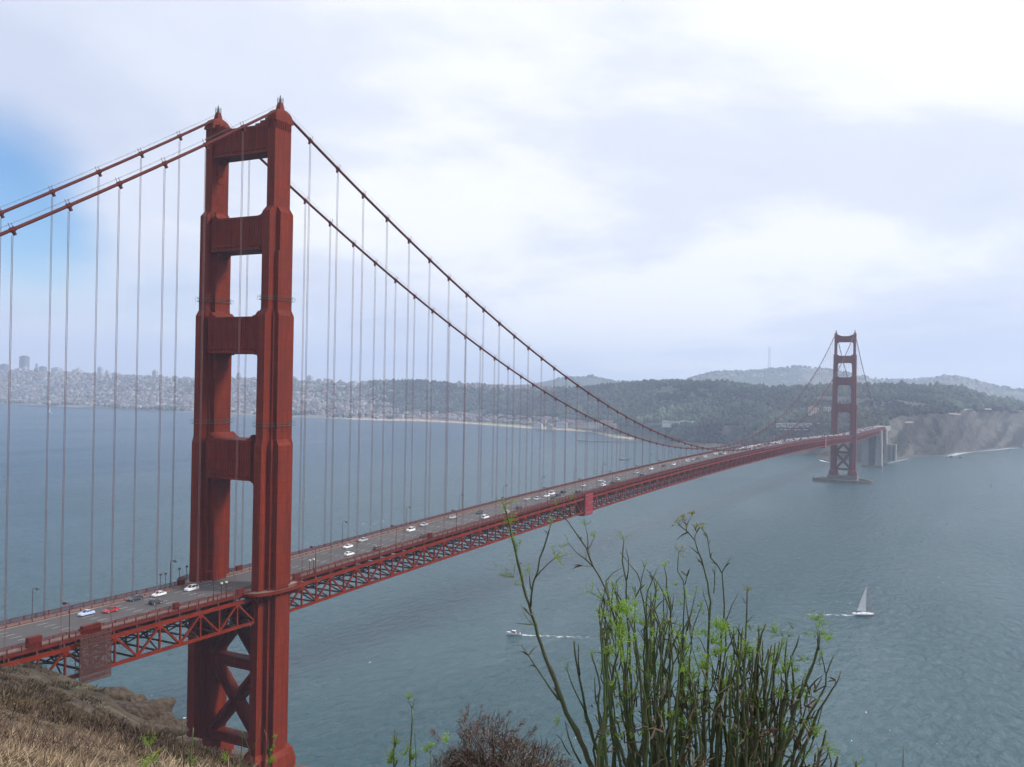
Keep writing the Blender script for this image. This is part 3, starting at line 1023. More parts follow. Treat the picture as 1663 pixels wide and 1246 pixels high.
for s in (-1, 1):
    chord('top_chord', s * HW, zt, 0.75, 1.1)
    chord('bottom_chord', s * HW, zb, 0.75, 0.9)
rest = MB()
for s in (-1, 1):
    for i, k in enumerate(range(NP0, NP1)):
        y0, y1 = k * PANEL, (k + 1) * PANEL
        if abs(y0) < 7.0 or abs(y1) < 3.0 or abs(y0 - SPAN) < 7 or abs(y1 - SPAN) < 3:
            if abs(y0) < 4 or abs(y0 - SPAN) < 4: pass
        if k % 2 == 0:
            p, q = (s * HW, y0, zt(y0) - 0.4), (s * HW, y1, zb(y1) + 0.35)
        else:
            p, q = (s * HW, y0, zb(y0) + 0.35), (s * HW, y1, zt(y1) - 0.4)
        single = s > 0 and k < 150
        if single:
            MB().beam(p, q, 0.5, 0.55).build('truss_diagonal', M_STEEL2, BRIDGE)
            b = MB(); b.box(s * HW - 0.24, s * HW + 0.24, y0 - 0.24, y0 + 0.24, zb(y0) + 0.452, zt(y0) - 0.552); b.build('truss_post', M_STEEL2, BRIDGE)
        else:
            rest.beam(p, q, 0.5, 0.55)
            rest.box(s * HW - 0.24, s * HW + 0.24, y0 - 0.24, y0 + 0.24, zb(y0) + 0.452, zt(y0) - 0.552)
        # gusset plates at the nodes
        zz = zt(y0) - 0.95 if k % 2 == 0 else zb(y0) + 0.85
        rest.box(s * HW - 0.3, s * HW + 0.3, y0 - 0.85, y0 + 0.85, zz - 0.42, zz + 0.42)
rest.build('truss_members_beyond', M_STEEL2, BRIDGE, kind='stuff')

# floor beams, stringers and lateral bracing between the trusses
fl = MB()
for k in range(NP0, NP1 + 1):
    y = k * PANEL
    fl.box(-HW + 0.4, HW - 0.4, y - 0.2, y + 0.2, zt(y) - 0.5, zt(y) + 1.5)
    fl.beam((-HW + .4, y, zb(y)), (HW - .4, y, zb(y)), 0.4, 0.5)
    if k < 130:
        fl.beam((-HW + .4, y, zt(y) - 0.6), (0, y, zb(y) + 0.3), 0.3, 0.35)
        fl.beam((HW - .4, y, zt(y) - 0.6), (0, y, zb(y) + 0.3), 0.3, 0.35)
        fl.box(-0.2, 0.2, y - 0.2, y + 0.2, zb(y) + 0.26, zt(y) - 0.6)
    if k < NP1:
        y1 = y + PANEL
        a = HW - .4 if k % 2 == 0 else -HW + .4
        fl.beam((a, y, zb(y) + 0.05), (0, y1, zb(y1) + 0.05), 0.35, 0.35)
        fl.beam((-a, y, zb(y) + 0.02), (0, y1, zb(y1) + 0.02), 0.35, 0.35)
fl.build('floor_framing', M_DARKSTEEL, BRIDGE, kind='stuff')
st = MB()
for x in (-11.5, -8.5, -5.5, -2.5, 0.5, 3.5, 6.5, 9.5, 11.8):
    st.loft([[(x - .15, y, zr(y) - 1.1), (x + .15, y, zr(y) - 1.1), (x + .15, y, zr(y) - 0.42), (x - .15, y, zr(y) - 0.42)] for y in ynode])
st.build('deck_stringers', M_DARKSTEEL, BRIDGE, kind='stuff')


def strip(name, x0, x1, dz0, dz1, mat, ya=Y_N, yb=Y_S, parent=BRIDGE, step=20.0):
    n = max(2, int((yb - ya) / step))
    ys = np.linspace(ya, yb, n)
    b = MB()
    b.loft([[(x0, y, zr(y) + dz0), (x1, y, zr(y) + dz0), (x1, y, zr(y) + dz1), (x0, y, zr(y) + dz1)] for y in ys])
    return b.build(name, mat, parent)


strip('roadway', -9.4, 9.4, -0.4, 0.0, M_ASPHALT)
for s in (-1, 1):
    a, c = sorted((s * 9.404, s * 13.0))
    strip('sidewalk', a, c, -0.3, 0.18, M_WALK)
    a, c = sorted((s * 13.004, s * 13.35))
    strip('fascia_girder', a, c, -0.75, 0.12, M_RAIL)
    # kerb rail between the roadway and the sidewalk
    b = MB()
    ys = np.linspace(Y_N, Y_S, 94)
    for dz, w, h in ((0.95, 0.14, 0.16), (0.62, 0.1, 0.12), (0.32, 0.1, 0.16)):
        b.loft([[(s * 9.62 - w / 2, y, zr(y) + dz - h / 2), (s * 9.62 + w / 2, y, zr(y) + dz - h / 2), (s * 9.62 + w / 2, y, zr(y) + dz + h / 2), (s * 9.62 - w / 2, y, zr(y) + dz + h / 2)] for y in ys])
    for y in np.arange(Y_N, 420, 3.81):
        b.box(s * 9.62 - .09, s * 9.62 + .09, y - .09, y + .09, zr(y) + 0.18, zr(y) + 1.0)
    b.build('kerb_rail', M_RAIL, BRIDGE, kind='stuff')
    # outer pedestrian railing: posts, rails, pickets
    b = MB()
    for dz, w, h in ((1.42, 0.16, 0.13), (0.34, 0.1, 0.1)):
        b.loft([[(s * 13.2 - w / 2, y, zr(y) + dz - h / 2), (s * 13.2 + w / 2, y, zr(y) + dz - h / 2), (s * 13.2 + w / 2, y, zr(y) + dz + h / 2), (s * 13.2 - w / 2, y, zr(y) + dz + h / 2)] for y in ys])
    for y in np.arange(Y_N, Y_S, 3.81):
        if abs(y) < 11 or abs(y - SPAN) < 11: continue
        b.box(s * 13.2 - .1, s * 13.2 + .1, y - .1, y + .1, zr(y) + 0.12, zr(y) + 1.55)
    stp = 0.3
    pv, pf = [], []
    for y in np.arange(Y_N, 700, stp):
        if abs(y) < 11: continue
        z = zr(y)
        b.add([(s * 13.2 - .03, y - .05, z + .16), (s * 13.2 - .03, y + .05, z + .16), (s * 13.2 - .03, y + .05, z + 1.4), (s * 13.2 - .03, y - .05, z + 1.4),
               (s * 13.2 + .03, y - .05, z + .16), (s * 13.2 + .03, y + .05, z + .16), (s * 13.2 + .03, y + .05, z + 1.4), (s * 13.2 + .03, y - .05, z + 1.4)],
              [(3, 2, 1, 0), (4, 5, 6, 7), (0, 4, 7, 3), (1, 2, 6, 5)])
    for y in np.arange(700, Y_S, 1.2):
        z = zr(y)
        b.box(s * 13.2 - .03, s * 13.2 + .03, y - .25, y + .25, z + .16, z + 1.4)
    b.build('pedestrian_railing', M_RAIL, BRIDGE, kind='stuff')

# lane markings: six lanes of dashes
mk = MB()
for x in (-6.2, -3.1, 0.0, 3.1, 6.2):
    for y in np.arange(Y_N + 2, 900, 12.0):
        z = zr(y) + 0.004; z1 = zr(y + 3.4) + 0.004
        mk.add([(x - .07, y, z), (x + .07, y, z), (x + .07, y + 3.4, z1), (x - .07, y + 3.4, z1)], [(0, 1, 2, 3)])
mk.build('lane_markings', M_MARK, BRIDGE, kind='stuff')

# sidewalk gateposts and shelters at the near tower
for sx, sy in ((-1, -1), (-1, 1), (1, -1), (1, 1)):
    b = MB(); y = sy * 13.2; x = sx * 13.0; z = zr(y)
    b.box(x - .35, x + .35, y - 1.4, y + 1.4, z + .18, z + 1.75)
    b.box(x - .45, x + .45, y - 1.5, y + 1.5, z + 1.754, z + 1.9)
    b.build('railing_end_block', M_RAIL, BRIDGE)

# ---- south end: concrete pylons, steel arch span
def pylon(y, label):
    t = empty('bridge_pylon', (0, y, 0))
    tag(t, label, 'pylon', 'concrete pylons under the south end of the bridge')
    for s in (-1, 1):
        b = MB()
        xc = s * 11.5
        prof = [(0, 6.2, 9.0), (10, 6.0, 8.7), (10.3, 5.5, 8.2), (52, 5.1, 7.7), (52.3, 4.7, 7.3), (69.0, 4.6, 7.1), (69.3, 5.0, 7.5), (70.2, 5.0, 7.5)]
        b.loft([[(xc + a, c, z - 3), (xc - a, c, z - 3), (xc - a, -c, z - 3), (xc + a, -c, z - 3)][::-1] for z, a, c in prof])
        for k in (-1, 1):
            for sx in (-1, 1):
                b.box(xc + sx * 2.7 - 0.9, xc + sx * 2.7 + 0.9, k * 7.6 - 1.0, k * 7.6 + 1.0, 9, 62)
        o = b.build('pylon_shaft', M_CONCRETE, t)
    b = MB(); b.box(-7, 7, -3.5, 3.5, 2, 58); b.build('pylon_web', M_PIER, t)
    b = MB(); b.box(-18, 18, -11.5, 11.5, -6, 2.6); b.build('pylon_footing', M_PIER, t)
    return t


pylon(1622, 'nearer of two tall pale concrete pylons where the deck meets land')
pylon(1700, 'rear pale concrete pylon, half hidden at the end of the deck')
ar = MB()
for s in (-1, 1):
    pts = [(s * 11, 1631 + 60 * t, 20 + 40 * 4 * t * (1 - t)) for t in np.linspace(0, 1, 15)]
    for p, q in zip(pts[:-1], pts[1:]):
        ar.beam(p, q, 1.4, 2.6)
    for p in pts[1:-1]:
        ar.beam(p, (p[0], p[1], zb(p[1])), 0.7, 0.7)
for k in range(8):
    ar.beam((-11, 1635 + 7.4 * k, 24 + 4 * k), (11, 1639 + 7.4 * k, 30 + 4 * k), 0.7, 0.7)
ar.build('steel_arch_span', M_STEEL2, BRIDGE)
ad = MB(); ad.box(-13, 13, 1700, 1790, 62, 70.4)
ad.build('approach_viaduct', M_CONCRETE, BRIDGE)

# oval fender round the south pier
fb = MB()
ov = [(45 * math.cos(a), 23 * math.sin(a)) for a in np.linspace(0, 2 * PI, 49)[:-1]]
iv = [(39.5 * math.cos(a), 17.5 * math.sin(a)) for a in np.linspace(0, 2 * PI, 49)[:-1]]
n = 48
vs = [(x, y, z) for z in (-5, 4.4) for x, y in ov] + [(x, y, z) for z in (4.4, -5) for x, y in iv]
fs = []
for a, b_ in ((0, 48), (48, 96), (96, 144)):
    for k in range(n):
        k2 = (k + 1) % n
        fs.append((a + k, a + k2, b_ + k2, b_ + k))
fb.add(vs, fs)
fo = fb.build('pier_fender', M_PIER)
fo.location = (0, SPAN, 0)
tag(fo, 'low oval concrete fender ring around the far tower pier', 'fender')
# ------------------------------------------------------------------ far shore: forest, city, landmarks
def ico(sub):
    import bmesh
    bm = bmesh.new(); bmesh.ops.create_icosphere(bm, subdivisions=sub, radius=1.0)
    V = np.array([v.co[:] for v in bm.verts]); Fa = np.array([[v.index for v in f.verts] for f in bm.faces]); bm.free()
    return V, Fa


def scatter_blobs(x, y, z, r, h, cols, sub=1, jit=0.28):
    IV, IF = ico(sub)
    n = len(x)
    V = IV[None] * (1 + jit * (RNG.random((n, len(IV), 1)) - 0.5) * 2)
    V = V * np.stack([r, r, h], -1)[:, None, :]
    V = V + np.stack([x, y, z], -1)[:, None, :]
    Fa = IF[None] + (np.arange(n) * len(IV))[:, None, None]
    cc = np.repeat(cols[:, None, :], len(IV), 1)
    cc = cc * (0.8 + 0.4 * RNG.random((n, len(IV), 1)))
    return V.reshape(-1, 3), Fa.reshape(-1, 3), cc.reshape(-1, 3)


M_TREES = material('far_foliage', (0.05, 0.07, 0.04), 0.95, attr='Col', var=0.25, vscale=0.3, spec=0.1)


def forest():
    xs = []
    def sample(n, p0, p1, t0, t1):
        px = RNG.uniform(p0, p1, n); t = RNG.uniform(t0, t1, n)
        return px, t
    sets = [sample(8000, 985, 1780, 4.06, 5.02), sample(2400, 860, 1060, 3.85, 5.02), sample(2600, 590, 880, 3.55, 5.05), sample(700, 560, 880, 2.9, 3.7),
            sample(900, 980, 1440, 3.6, 4.1), sample(500, 1090, 1340, 2.6, 3.6), sample(4200, -200, 600, 2.4, 4.9), sample(700, -200, 640, 2.05, 2.6), sample(700, 1425, 1700, 3.9, 4.15), sample(260, 1395, 1470, 3.3, 4.1), sample(2600, 1440, 1700, 1.9, 3.95), sample(900, 900, 1750, 6.7, 7.03)]
    px = np.concatenate([s[0] for s in sets]); t = np.concatenate([s[1] for s in sets])
    x, y, z, D = far_ground(px, t)
    n1 = NF.fbm(x / 120, y / 120, 3)
    keep = ((t > 4.1) & (n1 > -0.38)) | (n1 > -0.12)
    keep &= ~((px < 600) & (n1 < -0.05))
    keep &= ~((px > 1440) & (t < 3.9) & (NF.fbm(px / 14.0 - 1.6 * t + 3, t * 0.7, 4) > -0.02 + 0.1 * RNG.standard_normal(len(px))))
    px, t, x, y, z = px[keep], t[keep], x[keep], y[keep], z[keep]
    n = len(x)
    r = RNG.uniform(4, 7.5, n) * np.where(t > 6, 1.5, 1) * np.where(px < 600, 0.9, 1) * np.where((px > 1440) & (t < 3.9), 0.24, 1)
    grove = NF.fbm(x / 210 + 2, y / 210, 3); grove2 = NF.fbm(x / 70 + 9, y / 70, 2)
    r = r * (0.95 + 0.5 * grove2)
    h = r * RNG.uniform(0.8, 1.7, n) * (1 + 0.7 * grove) * np.where(t > 6, 0.6, 1) * np.where((px > 1440) & (t < 3.9), 0.5, 1)
    col = np.array([0.032, 0.044, 0.028])[None] * RNG.uniform(0.55, 1.45, (n, 1)) * (1 + 1.9 * grove + 0.8 * grove2)[:, None].clip(0.3, 2.6)
    col[:, 0] *= RNG.uniform(0.8, 1.3, n)
    V, Fa, cc = scatter_blobs(x, y, z + h * 0.55, r, h, col)
    o = link('forest', np_mesh('forest', V, Fa, M_TREES, cc))
    tag(o, 'dark evergreen wood covering the far shore hills', 'forest', kind='stuff')


forest()

M_HOUSE = material('far_house_walls', (0.4, 0.4, 0.4), 0.9, attr='Col', spec=0.2)
PAL = np.array([[0.55, 0.54, 0.52], [0.45, 0.42, 0.38], [0.6, 0.6, 0.62], [0.38, 0.33, 0.3], [0.5, 0.46, 0.42], [0.3, 0.3, 0.33], [0.42, 0.3, 0.25]])


def house_arrays(n_):
    """unit house: box with a low gable"""
    V = np.array([(-.5, -.5, 0), (.5, -.5, 0), (.5, .5, 0), (-.5, .5, 0), (-.5, -.5, .8), (.5, -.5, .8), (.5, .5, .8), (-.5, .5, .8), (0, -.5, 1), (0, .5, 1)])
    Fa = np.array([(0, 1, 5), (0, 5, 4), (4, 5, 8), (1, 2, 6), (1, 6, 5), (2, 3, 7), (2, 7, 6), (6, 7, 9), (3, 0, 4), (3, 4, 7), (5, 6, 9), (5, 9, 8), (7, 4, 8), (7, 8, 9)])
    return V, Fa


def city():
    HV, HF = house_arrays(1)
    n = 8200
    px = RNG.uniform(-230, 640, n); t = 2.35 + 2.75 * RNG.random(n) ** 0.85
    x, y, z, D = far_ground(px, t)
    n1 = NF.fbm(x / 170, y / 170, 3)
    keep = (n1 < 0.22) | (RNG.random(n) < 0.25)
    keep &= ~((px > 520) & (t > 3.6) & (RNG.random(n) < 0.7))
    px, t, x, y, z, D = (a[keep] for a in (px, t, x, y, z, D))
    # belts of low houses behind the beach and on the hills to the south
    extra = [(RNG.uniform(600, 1000, 420), RNG.uniform(2.5, 3.5, 420)), (RNG.uniform(1450, 1610, 500), RNG.uniform(6.45, 7.0, 500)), (RNG.uniform(1100, 1340, 220), RNG.uniform(6.4, 6.8, 220)), (RNG.uniform(740, 900, 260), RNG.uniform(4.75, 5.02, 260))]
    for epx, et in extra:
        ex, ey, ez, eD = far_ground(epx, et)
        px = np.concatenate([px, epx]); t = np.concatenate([t, et]); x = np.concatenate([x, ex]); y = np.concatenate([y, ey]); z = np.concatenate([z, ez]); D = np.concatenate([D, eD])
    n = len(x)
    w = RNG.uniform(9, 19, n); l = RNG.uniform(10, 26, n); h = RNG.uniform(7, 14, n) * np.where(RNG.random(n) < 0.06, 1.8, 1)
    a = 0.25 + 0.05 * RNG.standard_normal(n) + (RNG.random(n) < 0.5) * PI / 2
    # the ones that show largest become things of their own
    size = np.sqrt(w * l) * h / D ** 2
    order = np.argsort(-size * ((px > 0) & (px < 1000)))
    own = order[:240]
    ownset = np.zeros(n, bool); ownset[own] = True
    ca, sa = np.cos(a), np.sin(a)
    col = PAL[RNG.integers(0, len(PAL), n)] * RNG.uniform(0.22, 0.6, (n, 1))

    def verts(i):
        X = HV[None, :, 0] * w[i][:, None]; Y = HV[None, :, 1] * l[i][:, None]; Z = HV[None, :, 2] * h[i][:, None] - 2
        return np.stack([x[i][:, None] + X * ca[i][:, None] - Y * sa[i][:, None], y[i][:, None] + X * sa[i][:, None] + Y * ca[i][:, None], z[i][:, None] + Z], -1)

    def colors(i):
        c = np.repeat(col[i][:, None, :], 10, 1)
        roof = RNG.random((len(i), 1, 1)) < 0.5
        dark = np.array([0.16, 0.14, 0.14])[None, None]
        c[:, 8:] = np.where(roof, dark, c[:, 8:] * 0.8)
        return c
    i = np.where(~ownset)[0]
    V = verts(i).reshape(-1, 3); Fa = (HF[None] + (np.arange(len(i)) * 10)[:, None, None]).reshape(-1, 3)
    o = link('distant_houses', np_mesh('distant_houses', V, Fa, M_HOUSE, colors(i).reshape(-1, 3)))
    tag(o, 'mass of tiny pale houses covering the far city slopes', 'houses', kind='stuff')
    # a handful of shared unit meshes in different paints
    kinds = []
    for c in PAL:
        b = MB(); b.add(HV, [tuple(f) for f in HF[:10]], 0); b.add(HV, [tuple(f) for f in HF[10:]], 1)
        kinds.append(b.mesh('house', [material('house_wall_paint', tuple(0.5 * c), 0.9), material('house_roof', (0.17, 0.13, 0.12), 0.9)]))
    for q in own:
        h_ = link('house', kinds[int(RNG.integers(0, len(kinds)))], loc=(x[q], y[q], z[q] - 2))
        h_.scale = (w[q], l[q], h[q]); h_.rotation_euler = (0, 0, a[q])
        zone = 'below the skyscrapers' if px[q] < 160 else 'left of the near tower' if px[q] < 310 else 'behind the near tower' if px[q] < 470 else 'right of the near tower' if px[q] < 640 else 'behind the beach'
        lev = 'down by the shore' if t[q] < 2.9 else 'half-way up the far slope' if t[q] < 4.0 else 'near the ridge of the far slope'
        tag(h_, 'small pale city house %s, %s' % (lev, zone), 'house', 'houses on the far shore')


city()

# high-rise blocks on the skyline: px left, px right, top row, depth, paint, label
M_TOWERW = material('pale_tower_wall', (0.38, 0.38, 0.4), 0.8)
M_TOWERD = material('dark_tower_wall', (0.10, 0.10, 0.13), 0.6)
M_TOWERG = material('grey_tower_wall', (0.3, 0.3, 0.33), 0.8)
M_PANE = material('office_window_band', (0.09, 0.1, 0.13), 0.3)
HIGH = [
    (31.5, 48, 579, 6300, 'd', 'flat-topped dark skyscraper, the tallest block on the city skyline'),
    (0, 14, 592, 6200, 'd', 'broad dark office block at the edge of the skyline'),
    (25, 37, 599, 6000, 'g', 'grey mid-rise in front of the dark skyscraper'),
    (36.5, 45, 596, 5950, 'w', 'slim white tower just in front of the dark skyscraper'),
    (57.5, 62, 591, 6300, 'g', 'needle-thin grey tower right of the dark skyscraper'),
    (63, 76, 596, 6300, 'd', 'wide dark block next to the needle-thin tower'),
    (83, 103, 598, 6250, 'g', 'long grey slab of offices beside a bridge hanger'),
    (158, 168, 597, 5900, 'w', 'tall white apartment tower above the middle of the slope'),
    (171, 178, 602, 5800, 'w', 'thin pale apartment tower next to the tall white one'),
    (180, 196, 606, 5800, 'g', 'squat grey apartment block along the ridge'),
    (247, 257, 602, 5500, 'w', 'pale twin-bayed tower standing alone on the ridge'),
    (268, 276, 612, 5300, 'w', 'short white block low on the ridge near the near tower'),
    (384, 391.5, 606, 5300, 'g', 'grey block seen through the near tower portal'),
    (472, 484, 613, 5100, 'g', 'flat grey block just right of the near tower'),
    (497, 509, 611, 5100, 'w', 'pale wide apartment block second right of the near tower'),
    (219, 228, 611, 5500, 'g', 'low grey block between two hangers on the ridge'),
]


def high_rise(x0, x1, top, D, k, label):
    pxc = (x0 + x1) / 2
    x, y, z, _ = far_ground(np.array([pxc]), np.array([np.interp(D, [5000, 6300], [4.9, 5.0])]))
    P = at(pxc, top, D)
    w = (x1 - x0) / FPX * D * 0.64
    zg = z[0] - 12
    # depth positions: stand on the ground below the column
    H = P[2] - zg
    t = empty('high_rise', (P[0], P[1], zg), 0.25)
    tag(t, label, 'high-rise', 'high-rise blocks on the city skyline')
    mt = {'d': M_TOWERD, 'g': M_TOWERG, 'w': M_TOWERW}[k]
    b = MB(); b.box(-w / 2, w / 2, -w / 2, w / 2, 0, H); b.build('shaft', mt, t)
    b = MB(); b.box(-w * 0.28, w * 0.28, -w * 0.28, w * 0.28, H + 0.01, H + 5); b.build('roof_plant', mt, t)
    for j in range(1, int(H / 9)):
        zz = j * 9.0
        b = MB(); b.box(-w / 2 - 0.15, w / 2 + 0.15, -w / 2 - 0.15, w / 2 + 0.15, zz, zz + 3.2); b.build('window_band', M_PANE, t)


for h in HIGH:
    high_rise(*h)


def stepped_tower(pxc, D):
    P = at(pxc, 597, D); zg = P[2] - 60
    t = empty('domed_building', (P[0], P[1], zg), 0.2)
    tag(t, 'broad stepped building rising to a domed top on the skyline', 'building')
    for i, (w, z0, z1) in enumerate(((70, 0, 30), (50, 30.01, 42), (30, 42.01, 50))):
        b = MB(); b.box(-w / 2, w / 2, -w / 2, w / 2, z0, z1); b.build('storey_block', M_TOWERG, t)
    b = MB(); b.loft([[(r * math.cos(a), r * math.sin(a), z) for a in np.linspace(0, 2 * PI, 13)[:-1]] for z, r in ((50.02, 11), (55, 10), (59, 6), (61, 1.5), (66, 0.5))])
    b.build('dome', M_TOWERG, t)


stepped_tower(127, 6000)

# pale buildings, sheds and lots among the trees by the bridge's south end
M_CREAM = material('cream_wall', (0.36, 0.32, 0.27), 0.9)
M_TERRA = material('terracotta_roof', (0.25, 0.11, 0.07), 0.9)
M_PALE = material('pale_wall', (0.42, 0.42, 0.41), 0.9)
M_GREYROOF = material('grey_roof', (0.3, 0.3, 0.32), 0.8)


def shed(px, py, D, w, l, h, wall, roof, label, name='building', rz=0.2, group=None):
    P = at(px, py, D)
    t = empty(name, (P[0], P[1], P[2] - 3), rz)
    tag(t, label, 'building', group)
    b = MB(); b.box(-w / 2, w / 2, -l / 2, l / 2, -8, h + 3); b.build('wall', wall, t)
    b = MB(); zz = h + 3.01
    b.loft([[(-w / 2 - .6, -l / 2 - .6, zz), (w / 2 + .6, -l / 2 - .6, zz), (0, -l / 2 - .6, zz + h * 0.4)], [(-w / 2 - .6, l / 2 + .6, zz), (w / 2 + .6, l / 2 + .6, zz), (0, l / 2 + .6, zz + h * 0.4)]])
    b.build('roof', roof, t)
    for k in range(max(2, int(w / 6))):
        x = -w / 2 + (k + 0.5) * w / max(2, int(w / 6))
        b = MB(); b.box(x - 1.1, x + 1.1, -l / 2 - 0.15, -l / 2 - 0.003, h * 0.35 + 1, h * 0.75 + 2); b.build('window', M_PANE, t)
    return t


shed(1321, 668, 2300, 22, 14, 9, M_CREAM, M_TERRA, 'cream house with terracotta roof left of the far tower', rz=0.6)
shed(1346, 667, 2320, 24, 12, 9, M_PALE, M_TERRA, 'pale villa tucked close beside the far tower', rz=0.1)
shed(1412, 664, 2400, 26, 14, 9, M_CREAM, M_TERRA, 'cream house with orange roof right of the far tower', rz=0.4)
shed(1438, 658, 2500, 14, 10, 5, M_PALE, M_GREYROOF, 'small white hut on the wooded hillside right of the far tower')
shed(1442, 680, 2180, 10, 8, 5, M_PALE, M_GREYROOF, 'white shed above the end of the bridge deck')
for k, (px, py, w) in enumerate(((1082, 687, 18), (1098, 688, 24), (1112, 687, 22), (1128, 688, 26), (1150, 690, 34), (1163, 692, 26), (1196, 688, 14), (1214, 690, 12))):
    shed(px, py, 2420, w * 1.1, 11, 5, M_PALE, M_GREYROOF,
         ['westernmost', 'second', 'third', 'fourth', 'long fifth', 'sixth', 'seventh, small', 'last, smallest'][k] + ' in the row of pale sheds at the foot of the wood', 'long_shed', rz=0.5)
for k, (px, py, w) in enumerate(((873, 692, 22), (893, 694, 14), (912, 690, 26), (940, 690, 30), (962, 690, 30), (985, 687, 28), (1003, 692, 22), (1018, 688, 20), (1034, 686, 18))):
    D = float(np.interp(px, [850, 1050], [3050, 2650]))
    shed(px, py, D, w * 1.3, 16, 7, M_CREAM if k % 2 else M_PALE, M_TERRA if k > 2 else M_GREYROOF,
         ['leftmost white', 'small cream', 'third, white', 'wide cream', 'fifth, white', 'sixth, cream', 'seventh, pale', 'eighth, cream', 'rightmost pale'][k] + ' building along the green field by the beach', 'field_building', rz=0.3)

# parked cars and lots at the vista point (too small to pick apart)
lot = MB()
for k in range(420):
    px = random.choice([random.uniform(1262, 1345), random.uniform(1340, 1445)])
    py = random.choice([688, 690, 692, 694, 698]) + random.uniform(-0.6, 0.6)
    D = 2120 + random.uniform(-40, 40)
    P = at(px, py, D)
    lot.box(P[0] - 2.4, P[0] + 2.4, P[1] - 1.2, P[1] + 1.2, P[2] - 0.8, P[2] + 0.9)
lot.build('parked_cars', material('parked_car_paint', (0.3, 0.3, 0.31), 0.4, var=0.5, vscale=0.2))
tag(bpy.data.objects['parked_cars'], 'tiny parked cars glinting on the lots behind the far tower', 'cars', kind='stuff')


# coast road cuttings on the bluff
def coast_road(pts, D, label):
    b = MB(); P = [at(px, py, D + d) for px, py, d in pts]
    for p, q in zip(P[:-1], P[1:]):
        b.beam(p, q, 14, 3.0)
    o = b.build('retaining_wall', M_CREAM); tag(o, label, 'wall')


coast_road([(1478, 671, 0), (1492, 669, 10), (1508, 668.5, 20), (1530, 671, 30), (1556, 673, 60)], 2225, 'longest pale road wall along the top of the bluff')
coast_road([(1562, 665.5, 0), (1588, 664, 30), (1606, 664.5, 60)], 2440, 'upper pale road wall below the wood, on the bluff')
coast_road([(1443, 687, 0), (1452, 686.5, 5), (1480, 685.8, 20)], 2110, 'low pale wall beside the end of the bridge')

P = at(1448.5, 742, 1815)
ab = empty('anchorage_block', (P[0], P[1], P[2])); tag(ab, 'low pale concrete block with dark slots right of the pylons', 'building')
b = MB(); b.box(-7.5, 7.5, -7, 7, -8, 23); b.build('wall', M_CONCRETE, ab)
for x in (-3.4, 3.4):
    b = MB(); b.box(x - 1.3, x + 1.3, -7.4, -7.003, -6, 20); b.build('slot', M_PIER, ab)
b = MB(); b.box(-8, 8, -7.6, 7.6, 23.01, 24); b.build('coping', M_CONCRETE, ab)

# long timber wharf and a low jetty
def wharf(pts, w, label):
    t = empty('wharf', (0, 0, 0)); tag(t, label, 'wharf')
    P = [on_z(px, py, 2.6) for px, py in pts]
    b = MB()
    for p, q in zip(P[:-1], P[1:]):
        b.beam(p, q, w, 1.6)
    b.build('wharf_deck', M_PIER, t)
    for p, q in zip(P[:-1], P[1:]):
        L_ = np.linalg.norm(q - p)
        for k in range(int(L_ / 14) + 1):
            c = p + (q - p) * (k * 14 / L_)
            MB().tube([(c[0], c[1], -4), (c[0], c[1], 2.4)], 0.7, 5).build('pile', M_PIER, t)


wharf([(940, 715), (958, 716.5), (1003, 717.5), (1036, 716)], 9, 'long dark timber wharf jutting from the green field shore')
wharf([(872, 699.5), (898, 700.5)], 6, 'short low jetty off the pale beach')
wharf([(30, 657.5), (75, 660), (150, 663.5)], 12, 'long curved breakwater pier below the city')

# television mast on the back hill
def mast():
    P = at(1249, 598, 7000); t = empty('television_mast', (P[0], P[1], P[2] - 10))
    tag(t, 'three-legged lattice television mast on the back hill', 'mast')
    H = 150
    for k in range(3):
        a = 2 * PI * k / 3 + 0.4
        f = lambda z: 12 - 6 * min(1, z / 90) + (2.0 * max(0, z - 90) / 60)
        MB().tube([(f(z) * math.cos(a), f(z) * math.sin(a), z) for z in (0, 45, 90, H)], 1.3, 5).build('leg', M_TOWERG, t)
        MB().tube([(f(H) * math.cos(a), f(H) * math.sin(a), H), (f(H) * math.cos(a), f(H) * math.sin(a), H + 20)], 0.8, 5).build('antenna', M_TOWERG, t)
    for z in (45, 90, H):
        b = MB(); r = f(z)
        c = [(r * math.cos(2 * PI * k / 3 + 0.4), r * math.sin(2 * PI * k / 3 + 0.4), z) for k in range(3)]
        for k in range(3): b.beam(c[k], c[(k + 1) % 3], 2, 2.5)
        b.build('platform', M_TOWERG, t)


mast()

# surf along the bluff, rocks
def foam_material():
    m = bpy.data.materials.new('foam'); m.use_nodes = True
    nt = m.node_tree; N = nt.nodes.new; L = nt.links.new
    b = nt.nodes['Principled BSDF']; b.inputs['Base Color'].default_value = (0.72, 0.75, 0.77, 1); b.inputs['Roughness'].default_value = 0.9
    g = N('ShaderNodeNewGeometry'); n = N('ShaderNodeTexNoise'); n.inputs['Scale'].default_value = 0.3; n.inputs['Detail'].default_value = 6
    L(g.outputs['Position'], n.inputs['Vector'])
    a = N('ShaderNodeAttribute'); a.attribute_name = 'Col'
    md = N('ShaderNodeMath'); md.operation = 'ADD'; L(n.outputs['Fac'], md.inputs[0]); L(a.outputs['Fac'], md.inputs[1])
    r = N('ShaderNodeMapRange'); r.inputs[1].default_value = 0.86; r.inputs[2].default_value = 1.2; L(md.outputs[0], r.inputs[0])
    L(r.outputs[0], b.inputs['Alpha'])
    return m


M_FOAM = foam_material()


